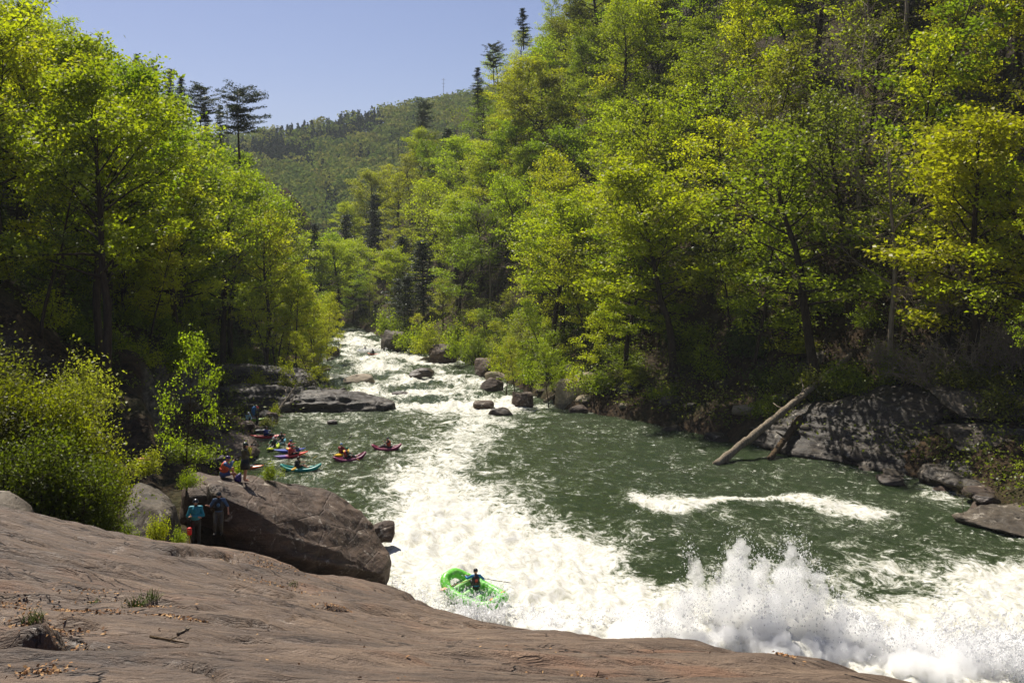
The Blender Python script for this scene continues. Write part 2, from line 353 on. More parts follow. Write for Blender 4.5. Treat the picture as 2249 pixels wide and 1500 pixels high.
# ------------------------------------------------------------------ the sloping slab under the camera
cp = [P(*a) for a in [(0, 1500, 9.5), (400, 1500, 9.6), (1000, 1500, 10), (1500, 1500, 11), (1950, 1500, 13.6), (0, 1420, 11.5), (500, 1420, 12.5), (0, 1350, 14.5), (500, 1350, 16), (0, 1250, 19),
      (250, 1300, 18.5), (0, 1122, 27), (150, 1158, 27.5), (300, 1197, 29), (430, 1203, 32), (520, 1215, 34), (500, 1270, 23.5), (300, 1240, 23), (700, 1300, 24), (650, 1262, 33), (850, 1292, 34), (1000, 1372, 29),
      (800, 1400, 18.5), (1000, 1400, 20.5), (1200, 1420, 18.5), (1200, 1399, 23), (1500, 1440, 16.5), (1500, 1420, 20), (1800, 1474, 16.8), (700, 1360, 19), (1300, 1480, 12)]]
cp += [np.array(a, float) for a in [(-8, 2, 15.6), (0, 2, 15.3), (8, 2, 14.4), (-20, 5, 16), (-20, 15, 13.5), (-25, 28, 12), (-25, 36, 9), (-20, 42, 5.0), (14, 5, 11.6), (9, 14, 8.9), (12, 14, 7.0), (10, 8, 11.2),
      (8, 20, 6.7), (14, 20, 3.0), (4, 26, 5.9), (0, 34, 2.6), (-3, 38, 1.6), (-4.5, 44, -0.2), (0, 42, -1.6), (6, 34, 0.6), (12, 28, 0.0), (18, 22, -0.5), (20, 14, 3.5), (-7, 47, -0.3), (4, 44, -3), (12, 38, -3), (20, 30, -3), (28, 20, -3),
      (-11.3, 38, 5.3), (-9, 40, 4.0), (-13.5, 36, 5.8), (-16, 34, 6.9), (-11.5, 31, 7.3), (-13, 45, 3.0), (-7.5, 43, 2.2)]]
cp = np.array(cp)
def tps(A, z, lam=0.02):
    n = len(A); d = np.linalg.norm(A[:, None] - A[None], axis=2); K = np.where(d > 0, d * d * np.log(d + 1e-12), 0) + lam * np.eye(n)
    Q = np.hstack([np.ones((n, 1)), A]); L = np.vstack([np.hstack([K, Q]), np.hstack([Q.T, np.zeros((3, 3))])])
    s = np.linalg.solve(L, np.concatenate([z, np.zeros(3)])); return s
_ts = tps(cp[:, :2], cp[:, 2])
def slab0(x, y):
    x = np.asarray(x, float); y = np.asarray(y, float); o = _ts[-3] + _ts[-2] * x + _ts[-1] * y
    for k in range(len(cp)):
        d2 = (x - cp[k, 0]) ** 2 + (y - cp[k, 1]) ** 2
        o = o + _ts[k] * 0.5 * d2 * np.log(d2 + 1e-12)
    return o
def seg_d(x, y, pts):                   # distance to polyline, signed side
    best = np.full(x.shape, 1e9); side = np.zeros(x.shape); tt = np.zeros(x.shape); L = len(pts) - 1
    for k in range(L):
        a, b = pts[k], pts[k + 1]; dx, dy = b[0] - a[0], b[1] - a[1]
        t = np.clip(((x - a[0]) * dx + (y - a[1]) * dy) / (dx * dx + dy * dy + 1e-9), 0, 1)
        d = np.hypot(x - a[0] - t * dx, y - a[1] - t * dy); cr = dx * (y - a[1]) - dy * (x - a[0])
        m = d < best; best = np.where(m, d, best); side = np.where(m, np.sign(cr), side); tt = np.where(m, (k + t) / L, tt)
    return best, side, tt
def on_slab(px, py):                    # photo pixel -> point on slab
    Y = np.linspace(5, 45, 1600); x = (px - CX) / FPX * Y; z = CAMZ - (py - HZ) / FPX * Y; d = z - slab0(x, Y)
    k = np.argmax(d < 0) if (d < 0).any() else len(Y) - 1
    return np.array((x[k], Y[k], z[k]))
CR = [  # cracks and little ledges on the slab: pixel polylines, width, depth, step height
    ([(250, 1345), (330, 1338), (420, 1345), (480, 1347)], 0.10, 0.22, 0.10), ([(0, 1452), (60, 1448), (120, 1440), (135, 1420)], 0.10, 0.35, 0.28),
    ([(20, 1375), (90, 1386), (150, 1388), (190, 1384)], 0.10, 0.16, 0.06), ([(250, 1262), (262, 1250), (290, 1248)], 0.08, 0.18, 0.05), ([(425, 1296), (445, 1306), (460, 1312)], 0.10, 0.22, 0.08),
    ([(560, 1288), (600, 1296), (650, 1302)], 0.09, 0.14, 0.08), ([(700, 1328), (740, 1334), (790, 1342)], 0.10, 0.24, 0.08), ([(140, 1166), (200, 1190), (290, 1222)], 0.09, 0.14, 0.06),
    ([(0, 1178), (60, 1205), (110, 1212)], 0.07, 0.12, 0.05), ([(290, 1484), (420, 1490), (520, 1500)], 0.07, 0.12, 0.05), ([(130, 1438), (250, 1450), (420, 1448)], 0.04, 0.06, 0.02),
    ([(90, 1280), (170, 1296), (240, 1302)], 0.08, 0.10, 0.06), ([(430, 1365), (560, 1372), (700, 1371)], 0.04, 0.05, 0.03), ([(1060, 1412), (1120, 1414), (1160, 1413)], 0.05, 0.08, 0.03),
    ([(600, 1245), (640, 1252), (700, 1260)], 0.12, 0.12, 0.1), ([(850, 1330), (960, 1345), (1010, 1356)], 0.10, 0.10, 0.08), ([(480, 1290), (560, 1310), (680, 1330)], 0.06, 0.07, 0.05),
    ([(330, 1222), (420, 1228), (510, 1240), (545, 1258)], 0.14, 0.2, 0.22), ([(1270, 1436), (1330, 1440), (1420, 1452)], 0.05, 0.08, 0.03), ([(300, 1395), (420, 1402), (470, 1404)], 0.05, 0.07, 0.03)]
CRW = [([on_slab(*p)[:2] for p in pl], a, b, c) for pl, a, b, c in CR]
def slab(x, y):
    x = np.asarray(x, float); y = np.asarray(y, float); z = slab0(x, y)
    fx = x * 0.35 + y * 0.09; fy = y * 1.2 - x * 0.3
    z = z + 0.16 * fbm(xyz(fx, fy) * 0.5, 21, 4) + 0.06 * fbm(xyz(fx, fy) * 2.0, 25, 5)
    sb = vn(xyz(fx * .6, fy * 1.1), 71) + .5 * vn(xyz(fx * 1.7, fy * 2.6), 72); z = z + 0.07 * np.tanh(sb * 7) * sst(.1, .6, np.abs(vn(xyz(x * .12, y * .12), 73)) + .25)
    wob = 0.18 * fbm(xyz(x, y) * 1.5, 31, 3)
    for pl, wd, dp, st in CRW:
        d, sd_, t = seg_d(x + wob, y + wob, pl); en = np.clip(np.minimum(t, 1 - t) * 6, 0, 1)
        en = np.where(t <= 0, np.clip(1 - d / 0.3, 0, 1) * 0, en)
        z = z - dp * np.exp(-(d / wd) ** 2) * (0.15 + 0.85 * en) * (d < 3) + st * np.where(sd_ > 0, 1, 0) * np.exp(-d / (wd * 9)) * en
    return z
ys = 4.5 * (49 / 4.5) ** np.linspace(0, 1, 380); un = np.linspace(-0.74, 0.8, 460)
Yg = np.repeat(ys[:, None], 460, 1); Xg = un[None, :] * (Yg + 2.0)
Zg = slab(Xg, Yg)
tag(obj("ground_slab", grid_mesh("ground_slab", Xg, Yg, Zg, M_slab)), kind='structure', label="broad sloping brown bedrock slab beside the rapid")

# ------------------------------------------------------------------ water
BL = [(980, 1260, 140, 95, .7), (1100, 1310, 240, 105, .75), (1300, 1350, 270, 105, .75), (1550, 1420, 380, 110, 1.1), (1900, 1450, 420, 110, 1.1), (2230, 1370, 240, 80, .95), (2200, 1275, 140, 42, .9), (925, 1185, 85, 60, .85),
      (1060, 1185, 160, 50, .66), (1230, 1215, 150, 40, .7), (960, 1120, 100, 42, .62), (1090, 1130, 110, 34, .4), (960, 1065, 85, 40, .52), (980, 1010, 70, 36, .46), (1030, 965, 80, 30, .46), (1060, 925, 90, 18, .42), (1120, 1070, 100, 30, .3), (880, 1050, 60, 40, .3),
      (1010, 893, 110, 18, .62), (960, 868, 120, 24, .7), (870, 852, 110, 20, .6), (800, 838, 110, 16, .62), (830, 812, 120, 14, .6), (790, 790, 90, 14, .75), (800, 768, 70, 14, .75), (790, 748, 60, 14, .65), (770, 730, 50, 12, .5), (1080, 880, 90, 12, .55), (1190, 868, 40, 14, .7),
      (890, 888, 50, 12, .7), (720, 915, 110, 14, .22), (700, 1010, 110, 60, .12), (1700, 1150, 500, 50, .10), (1950, 1250, 120, 40, .35), (640, 705, 60, 14, .5), (1010, 850, 110, 16, .5), (960, 805, 100, 14, .5), (1120, 895, 90, 12, .45), (900, 788, 90, 12, .55), (980, 835, 90, 12, .45), (850, 770, 60, 10, .5), (700, 705, 60, 10, .4), (2080, 1085, 60, 20, .5)]
FL = [(1395, 1092), (1440, 1108), (1500, 1106), (1560, 1098), (1640, 1096), (1700, 1094), (1770, 1096), (1840, 1114), (1940, 1133)]
DK = [(1455, 1235, 60, 40, 1.2), (1300, 1120, 140, 24, .12), (650, 960, 80, 22, .25), (1990, 1300, 150, 22, .3)]
def foam_at(px, py):
    f = np.zeros(px.shape)
    for a, b, rx, ry, k in BL: f = f + k * np.exp(-(((px - a) / rx) ** 2 + ((py - b) / ry) ** 2))
    f = np.minimum(f, 1.6)
    for a, b, rx, ry, k in DK: f = f - k * np.exp(-(((px - a) / rx) ** 2 + ((py - b) / ry) ** 2))
    d, s, t = seg_d(px, py * 2.0 , [(a, b * 2.0) for a, b in FL])
    wd = 30 * (0.75 + 0.5 * np.sin(t * 9)); f = np.maximum(f, 0.92 * np.exp(-(d / wd) ** 2.2) * np.where((t > 0.001) & (t < 0.999), 1, 0.6))
    return np.clip(f, 0, 1.6)
ys = 24 * (300 / 24.0) ** np.linspace(0, 1, 420)
Yg = np.repeat(ys[:, None], 420, 1); lo = np.maximum(XL(Yg) - 2.5, -0.62 * Yg - 4); hi = np.minimum(XR(Yg) + 2.5, 0.66 * Yg + 6)
Xg = lo + (hi - lo) * np.linspace(0, 1, 420)[None, :]
pxg, pyg = PX(Xg, Yg, WL(Yg)); FO = foam_at(pxg, pyg)
rap = sst(100, 112, Yg)
Zw = WL(Yg) + 0.07 * fbm(xyz(Xg * .9, Yg * .6), 41, 3) + 0.035 * fbm(xyz(Xg * 2.6, Yg * 1.8), 44, 3)
chop = 1 - np.abs(fbm(xyz(Xg * .55, Yg * .4), 47, 4))
Zw = Zw + np.clip(FO, 0, 1.3) * (0.34 * (chop - 0.6) + 0.10 * fbm(xyz(Xg * 2.2, Yg * 1.6), 51, 3)) + rap * (0.30 * fbm(xyz(Xg * .5, Yg * .3), 55, 3) + 0.12 * fbm(xyz(Xg * 1.6, Yg * .9), 57, 3))
pl = P(1640, 1400, 43); Zw = Zw + 1.0 * np.exp(-(((Xg - pl[0]) / 5) ** 2 + ((Yg - pl[1]) / 3) ** 2))
BASEF = 0.06 + 0.10 * sst(1350, 900, pxg) 
FO = np.clip(np.minimum(FO, 1.6 - .85 * rap) + BASEF - rap * .17 - 0.5 * rap * np.clip(fbm(xyz(Xg * .28, Yg * .16), 58, 4) + .25, -.4, 1.2), 0, 1.6)
def mat_water():
    q = N("river_water"); pos = q.geo(); at = q.n('Attribute', attribute_name='foam'); fo = at.outputs['Fac']
    wv = q.mapv(pos, (1.0, 0.7, 1.0), (0, 0, R(12)))
    warp = q.n('VectorMath', operation='ADD'); wn = q.n('TexNoise'); q.l(pos, wn.inputs['Vector']); wn.inputs['Scale'].default_value = 0.22; wn.inputs['Detail'].default_value = 3
    sc2 = q.n('VectorMath', operation='SCALE'); q.l(wn.outputs['Color'], sc2.inputs[0]); sc2.inputs['Scale'].default_value = 4.0
    q.l(wv, warp.inputs[0]); q.l(sc2.outputs[0], warp.inputs[1]); wp = warp.outputs[0]
    n1 = q.noise(wp, 0.7, 6, 0.65, 0.8); n2 = q.noise(wp, 3.0, 6, 0.7, 0.6); n3 = q.noise(q.mapv(pos, (1.0, .7, 1)), 9.0, 5, 0.75)
    cell = q.n('TexVoronoi', feature='DISTANCE_TO_EDGE'); q.l(wp, cell.inputs['Vector']); cell.inputs['Scale'].default_value = 1.3
    lace = q.ramp(cell.outputs[0], [(0.0, 1.0), (0.14, 0.0)])
    v = q.math('ADD', fo, q.math('MULTIPLY', q.math('SUBTRACT', n1, 0.5), 2.0))
    v = q.math('ADD', v, q.math('MULTIPLY', q.math('SUBTRACT', n2, 0.5), 1.6))
    v = q.math('ADD', v, q.math('MULTIPLY', q.math('SUBTRACT', n3, 0.5), 1.0))
    v = q.math('ADD', v, q.math('MULTIPLY', lace, q.math('MULTIPLY', fo, 0.3)))
    mask = q.ramp(v, [(0.40, 0.0), (0.58, 0.40), (0.80, 0.82), (1.15, 1.0)])
    fk = q.math('ADD', q.noise(q.mapv(wp, (0.55, 1.3, 1)), 3.4, 5, 0.72), q.math('MULTIPLY', q.math('SUBTRACT', q.noise(pos, 0.35, 3, 0.5), 0.5), 0.35))
    mask = q.math('MAXIMUM', mask, q.math('MULTIPLY', q.ramp(fk, [(0.62, 0.0), (0.70, 1.0)]), 0.85))  # white flecks: crest foam, plus sun glints painted in as the same white
    aer = q.ramp(v, [(0.15, 0.0), (0.75, 1.0)])
    wcol = q.mix(aer, lin(50, 65, 34), lin(128, 138, 104))
    h = q.math('ADD', q.math('MULTIPLY', q.noise(q.mapv(pos, (1.0, 0.75, 1)), 1.6, 5, 0.65, 0.5), 0.6), q.math('MULTIPLY', q.noise(pos, 6.5, 5, 0.7), 0.30))
    bw = q.bump(h, 1.0, 0.75)
    W = q.n('BsdfPrincipled'); q.l(wcol, W.inputs['Base Color']); W.inputs['Roughness'].default_value = 0.12; W.inputs['IOR'].default_value = 1.33; q.l(bw, W.inputs['Normal'])
    F = q.n('BsdfPrincipled'); F.inputs['Roughness'].default_value = 0.7
    q.l(q.ramp(n2, [(0.28, lin(150, 148, 124)), (0.45, lin(196, 193, 178)), (0.66, lin(220, 219, 213))]), F.inputs['Base Color'])
    q.l(q.bump(q.math('ADD', q.math('MULTIPLY', n2, 0.6), q.math('MULTIPLY', n3, 0.35)), 0.6, 0.16), F.inputs['Normal'])
    m = q.n('MixShader'); q.l(mask, m.inputs[0]); q.l(W.outputs[0], m.inputs[1]); q.l(F.outputs[0], m.inputs[2]); q.l(m.outputs[0], q.out.inputs[0])
    return q.m
M_water = mat_water()
tag(obj("river_water", grid_mesh("river_water", Xg, Yg, Zw, M_water, {'foam': FO.ravel()})), kind='structure', label="green river pool with white foam running down the gorge")

# ------------------------------------------------------------------ foliage generators
def leaf_mesh(name, Cn, size, nrm, tint, mat, rng, ratio=0.62):
    n = len(Cn); r = rng.normal(size=(n, 3)); U = np.cross(nrm, r); U /= np.linalg.norm(U, axis=1, keepdims=True) + 1e-9; W = np.cross(nrm, U)
    s = np.asarray(size)[:, None]
    V = np.stack([Cn - U * s * .5, Cn + W * s * ratio * .5 + U * s * .05 + nrm * s * 0.08, Cn + U * s * .5, Cn - W * s * ratio * .5 + U * s * .05 + nrm * s * 0.08], 1).reshape(-1, 3)
    F = np.arange(n * 4).reshape(-1, 4)
    return mk_mesh(name, V, F, mat, False, {'tint': np.repeat(tint, 4)})
def up_normals(n, rng, spread=0.75):
    v = rng.normal(size=(n, 3)) * spread; v[:, 2] += 0.9; return v / (np.linalg.norm(v, axis=1, keepdims=True) + 1e-9)

def broadleaf(seed, H, W, cb, nprim, nleaf, ls, twigs=2, clump=0.42, lean=0.03, r0=None, bark=None, fork=False, nsec=6):
    rng = np.random.default_rng(seed); mb = MB(); r0 = r0 or H * 0.0155
    tp = [np.zeros(3)]; d = np.array([rng.normal() * lean, rng.normal() * lean, 1.0])
    nseg = 10
    for k in range(nseg):
        d = d + np.array([rng.normal(), rng.normal(), 0]) * 0.06; d[2] = 1; tp.append(tp[-1] + d / np.linalg.norm(d) * H * 0.96 / nseg)
    tp = np.array(tp); tt = np.linspace(0, 1, nseg + 1); tr = r0 * (1 - tt) ** 0.75 + 0.015; tr[0] *= 1.35
    mb.tube(tp, tr, 7)
    at = lambda t: np.array([np.interp(t, tt, tp[:, k]) for k in range(3)])
    anchors = []; aw = []
    for i in range(nprim):
        t = cb + (0.985 - cb) * ((i + rng.random() * 0.8) / nprim) ** 0.9
        q = (t - cb) / (1 - cb); prof = math.sin(math.pi * min(1, 0.16 + 0.80 * q)) ** 0.75 * (1 - 0.25 * q)
        L = W * 0.5 * prof * rng.uniform(0.7, 1.2) + 0.5; az = i * 2.4 + rng.normal() * 0.4; up = R(12 + 48 * q + rng.normal() * 9)
        d = np.array([math.cos(az) * math.cos(up), math.sin(az) * math.cos(up), math.sin(up)]); p = at(t); pts = [p]
        for k in range(5):
            d = d + rng.normal(size=3) * 0.14 + np.array([0, 0, 0.05]); d /= np.linalg.norm(d); pts.append(pts[-1] + d * L / 5)
        pts = np.array(pts); rr = np.interp(t, tt, tr) * 0.5; mb.tube(pts, np.linspace(rr, 0.012, 6), 5, False)
        for s_ in range(nsec):
            uq = 0.25 + 0.75 * (s_ + rng.random()) / nsec; k = min(4, int(uq * 5)); b = pts[k] + (pts[k + 1] - pts[k]) * (uq * 5 - k)
            dd = pts[k + 1] - pts[k]; dd = dd / np.linalg.norm(dd); side = np.cross(dd, [0, 0, 1]); side /= np.linalg.norm(side) + 1e-9
            dd = dd * 0.7 + side * rng.choice([-1, 1]) * rng.uniform(0.4, 1.0) + np.array([0, 0, rng.normal() * 0.25]); dd /= np.linalg.norm(dd)
            L2 = L * rng.uniform(0.25, 0.5) * (1.15 - 0.5 * uq) + 0.25; sp = np.array([b, b + dd * L2 * .5 + rng.normal(size=3) * .06 * L2, b + dd * L2 + rng.normal(size=3) * .12 * L2 + np.array([0, 0, .04 * L2])])
            mb.tube(sp, [rr * .38 + .006, rr * .22 + .004, .006], 3, False)
            for a in np.linspace(0.3, 1, 4): anchors.append(sp[0] + (sp[2] - sp[0]) * a); aw.append(1.0 * L2)
            for w_ in range(twigs):
                e = sp[1] + (sp[2] - sp[1]) * rng.random(); dt = dd * 0.6 + rng.normal(size=3) * 0.55; dt /= np.linalg.norm(dt); f = e + dt * L2 * rng.uniform(.25, .55)
                mb.tube(np.array([e, (e + f) / 2 + rng.normal(size=3) * .03, f]), [.012, .009, .005], 3, False); anchors.append(f); aw.append(.8 * L2); anchors.append((e + f) / 2); aw.append(.5 * L2)
    A = np.array(anchors); aw = np.array(aw) / np.sum(aw); keep = rng.random(len(A)) < 0.8; A, aw = A[keep], aw[keep] / aw[keep].sum()
    idx = rng.choice(len(A), nleaf, p=aw); Cn = A[idx] + rng.normal(size=(nleaf, 3)) * np.array([clump, clump, clump * .36])
    ct = rng.random(len(A)); tint = np.clip(ct[idx] * .6 + rng.random(nleaf) * .4, 0, 1)
    crown = leaf_mesh("crown", Cn, ls * rng.uniform(.65, 1.35, nleaf), up_normals(nleaf, rng), tint, M_leaf, rng)
    return mb.mesh("trunk", bark or M_bark), crown

def conifer(seed, H, W, cb, nwhorl, nleaf, ls, irregular=0.2, flat=False):
    rng = np.random.default_rng(seed); mb = MB(); tp = np.array([[0, 0, 0], [0.02 * H * rng.normal() * .4, 0, H * .5], [0.01 * H * rng.normal(), 0.01 * H * rng.normal(), H]])
    mb.tube(tp, [H * .013, H * .008, .02], 6); A = []; 
    for i in range(nwhorl):
        t = cb + (0.99 - cb) * i / nwhorl; q = (t - cb) / (1 - cb)
        for k in range(rng.integers(3, 6)):
            az = rng.random() * 6.283; pr = (1 - q) ** 0.8 if not flat else (0.45 + 0.9 * math.sin(math.pi * min(1, .15 + q * .75)))
            L = W * .5 * pr * rng.uniform(1 - irregular * 2, 1 + irregular) + .3
            if L < .3: continue
            p = np.array([np.interp(t, [0, .5, 1], tp[:, j]) for j in range(3)]); d = np.array([math.cos(az), math.sin(az), (-.18 + .5 * q) if not flat else .12 + .3 * q]); e = p + d * L
            m = (p + e) / 2 + np.array([0, 0, .06 * L]); mb.tube(np.array([p, m, e + np.array([0, 0, .08 * L])]), [H * .003 + .01, .015, .006], 3, False)
            for a in np.linspace(.35 if flat else .15, 1, 9):
                c = p + (e - p) * a; side = np.array([-d[1], d[0], 0]); A.append(c + side * rng.normal() * .16 * L * (1.1 - a * .5) + np.array([0, 0, .05 * L]))
    A = np.array(A); idx = rng.integers(0, len(A), nleaf); Cn = A[idx] + rng.normal(size=(nleaf, 3)) * np.array([.28, .28, .1]) * (W / 6)
    ct = rng.random(len(A))
    crown = leaf_mesh("crown", Cn, ls * rng.uniform(.6, 1.4, nleaf), up_normals(nleaf, rng, .5), np.clip(ct[idx] * .6 + rng.random(nleaf) * .4, 0, 1), M_needle, rng, .4)
    return mb.mesh("trunk", M_bark), crown

def shrub(seed, H, W, nst, nleaf, ls, clump=.25, bark=None, twigs=5):
    rng = np.random.default_rng(seed); mb = MB(); A = []
    for i in range(nst):
        az = rng.random() * 6.283; rad = W * .5 * math.sqrt(rng.random()); e = np.array([math.cos(az) * rad, math.sin(az) * rad, H * (1 - (rad / (W * .5)) ** 2 * .75) * rng.uniform(.6, 1.05)])
        b = e * np.array([.25, .25, 0]); m = (b + e) / 2 + np.array([0, 0, .12 * H]) + rng.normal(size=3) * .06 * H
        mb.tube(np.array([b, m, e]), [.03 * H ** .5, .018 * H ** .5, .006], 4, False)
        for a in np.linspace(.3, 1, 6):
            c = (1 - a) ** 2 * b + 2 * a * (1 - a) * m + a * a * e; A.append(c)
            for w_ in range(twigs // 2): 
                f = c + rng.normal(size=3) * .16 * W * .6; f[2] = max(f[2], .05); mb.tube(np.array([c, (c + f) / 2 + rng.normal(size=3) * .02, f]), [.016, .012, .007] if nleaf < 400 else [.009, .007, .004], 3, False); A.append(f)
    A = np.array(A)
    if nleaf == 0: return mb.mesh("stem", bark or M_bare), None
    idx = rng.integers(0, len(A), nleaf); Cn = A[idx] + rng.normal(size=(nleaf, 3)) * clump; Cn[:, 2] = np.abs(Cn[:, 2])
    ct = rng.random(len(A))
    return mb.mesh("stem", bark or M_bark), leaf_mesh("foliage", Cn, ls * rng.uniform(.6, 1.4, nleaf), up_normals(nleaf, rng, .8), np.clip(ct[idx] * .55 + rng.random(nleaf) * .45, 0, 1), M_leaf, rng)

# variants (trunk mesh, crown mesh, nominal height, nominal width)
VAR = {}
VAR['full'] = [broadleaf(100 + k, 20, 11 + k % 3, 0.26 + 0.04 * (k % 3), 28, 12500, 0.295, 1, .45) + (20, 11 + k % 3) for k in range(5)]
VAR['sparse'] = [broadleaf(200 + k, 18, 9.5, 0.34, 22, 5200, 0.26, 2, .40) + (18, 9.5) for k in range(4)]
VAR['slim'] = [broadleaf(300 + k, 16, 5.2, 0.24, 20, 3600, 0.24, 2, .34, .05, .12) + (16, 5.2) for k in range(4)]
VAR['small'] = [broadleaf(400 + k, 8, 5.5, 0.25, 14, 2300, 0.20, 2, .28, .07, .07) + (8, 5.5) for k in range(4)]
VAR['bare'] = [broadleaf(500 + k, 14, 8, 0.30, 18, 520, 0.20, 4, .3, .06, .13, M_bare) + (14, 8) for k in range(2)]
VAR['hemlock'] = [conifer(600 + k, 16, 7.5, 0.12, 24, 7000, .40, .3) + (16, 6.5) for k in range(3)]
VAR['pine'] = [conifer(650 + k, 20, 9.0, 0.45, 15, 9500, .50, .45, True) + (20, 8.5) for k in range(3)]
SHR = [shrub(700 + k, 2.2, 3.4, 14, 2200, .17, .24) + (2.2, 3.4) for k in range(4)]
DRY = [shrub(720 + k, 2.6, 4.2, 20, 300, .14, .24, M_bare, 10) + (2.6, 4.2) for k in range(2)]

LEAFC = {'yellow-green': (0.355, 0.355, 0.015), 'bright green': (0.265, 0.31, 0.014), 'fresh green': (0.19, 0.225, 0.017), 'olive': (0.19, 0.19, 0.03), 'deep green': (0.080, 0.11, 0.02),
         'pale gold-green': (0.33, 0.325, 0.04), 'dark evergreen': (0.042, 0.060, 0.028)}
rngT = np.random.default_rng(77); PT = random.Random(5)
TREES = []                              # records for naming
def plant(kind, x, y, H, col, Wf=1.0, name=None, z=None, var=None, label=None, zone=None, jit=True, lean=None):
    vs_ = VAR[kind]; v = vs_[PT.randrange(len(vs_)) if var is None else var]
    z = tz(x, y) - 0.25 if z is None else z; s = H / v[2]
    nm = name or {'hemlock': 'hemlock_tree', 'pine': 'pine_tree', 'small': 'sapling', 'bare': 'bare_tree'}.get(kind, 'broadleaf_tree')
    o = thing(nm, None, 'tree', (x, y, z), (PT.uniform(-.05, .05) + (lean or (0, 0))[0], PT.uniform(-.05, .05) + (lean or (0, 0))[1], PT.uniform(0, 6.28)))
    o.scale = (s * Wf, s * Wf, s)
    t = obj('trunk', v[0], o); c = obj('crown', v[1], o)
    k = LEAFC[col]; j = PT.uniform(.82, 1.2) if jit else 1; c.color = (min(1, k[0] * j * PT.uniform(.92, 1.1)), min(1, k[1] * j), k[2] * j, 1)
    TREES.append(dict(o=o, kind=kind, col=col, H=H, x=x, y=y, z=z, label=label, name=nm, W=v[3] * s * Wf))
    return o
def bush(x, y, H, W, col, z=None, dry=False, label=None, var=None, name=None):
    vs_ = DRY if dry else SHR; v = vs_[PT.randrange(len(vs_)) if var is None else var]
    z = tz(x, y) - 0.1 if z is None else z
    nm = name or ('bare_shrub' if dry else 'shrub')
    o = thing(nm, None, 'shrub', (x, y, z), (0, 0, PT.uniform(0, 6.28))); o.scale = (W / v[3], W / v[3], H / v[2])
    obj('stem', v[0], o); f = obj('foliage', v[1], o)
    k = LEAFC[col]; j = PT.uniform(.8, 1.15); f.color = (k[0] * j, k[1] * j, k[2] * j, 1)
    TREES.append(dict(o=o, kind='dry' if dry else 'shrub', col=col, H=H, x=x, y=y, z=z, label=label, name=nm, W=W))
    return o

# skyline the tree tops reach, by photo column
_sx = [-300, 0, 120, 150, 230, 270, 300, 350, 400, 450, 500, 560, 610, 640, 690, 710, 730, 745, 800, 850, 900, 960, 1000, 1040, 1080, 1130, 1160, 1200, 1400, 2600]
_sy = [-400, -160, 0, 15, 55, 105, 140, 185, 215, 280, 320, 365, 385, 470, 560, 540, 480, 400, 310, 300, 300, 230, 225, 155, 90, 45, 0, -60, -400, -900]
SKY = lambda p: np.interp(p, _sx, _sy)
def max_h(x, y, z, W):
    p0, _ = PX(x, y, z); dp = 0.34 * W / y * FPX
    lim = max(float(SKY(p0 + a)) for a in (-dp, -dp / 2, 0, dp / 2, dp)); ztop = CAMZ + (HZ - lim) / FPX * y
    return ztop - z
def scatter(n, fx, fy, rmin, seed):
    rg = random.Random(seed); out = []
    for _ in range(n):
        y = fy(rg); x = fx(rg, y)
        if all((x - a) ** 2 + (y - b) ** 2 > (rmin(y)) ** 2 for a, b in out): out.append((x, y))
    return out

# ------------------------------------------------------------------ far hill
_rp = [-400, 100, 300, 420, 560, 640, 700, 780, 850, 900, 1000, 1100, 1400, 2400]
_rz = [400, 356, 356, 348, 342, 328, 316, 296, 282, 274, 254, 238, 190, 80]
def farz(x, y):
    px = CX + x / y * FPX; rz = CAMZ + (HZ - np.interp(px, _rp, _rz)) / FPX * 760
    t = np.clip((y - 380) / (760 - 380), 0, 1.0); z = -9 + (rz + 9) * t ** 1.05
    z = np.where(y > 760, rz + (y - 760) * 0.03, z)
    rid = fbm(xyz(x * .011, y * .004), 61, 3)
    return z + (6.0 * rid + 2.0 * fbm(xyz(x * .04, y * .04), 63, 2)) * np.where(y > 740, np.clip((860 - y) / 120, 0, 1) * .35, np.clip(t * 2, 0, 1)) 
yy = np.linspace(322, 1000, 90); ang = np.linspace(-0.78, 0.78, 150)
Yg = np.repeat(yy[:, None], 150, 1); Xg = ang[None, :] * Yg
tag(obj("far_hill", grid_mesh("far_hill", Xg, Yg, farz(Xg, Yg), M_soil)), kind='structure', label="wooded hill closing the gorge in the distance")
rngF = np.random.default_rng(9)
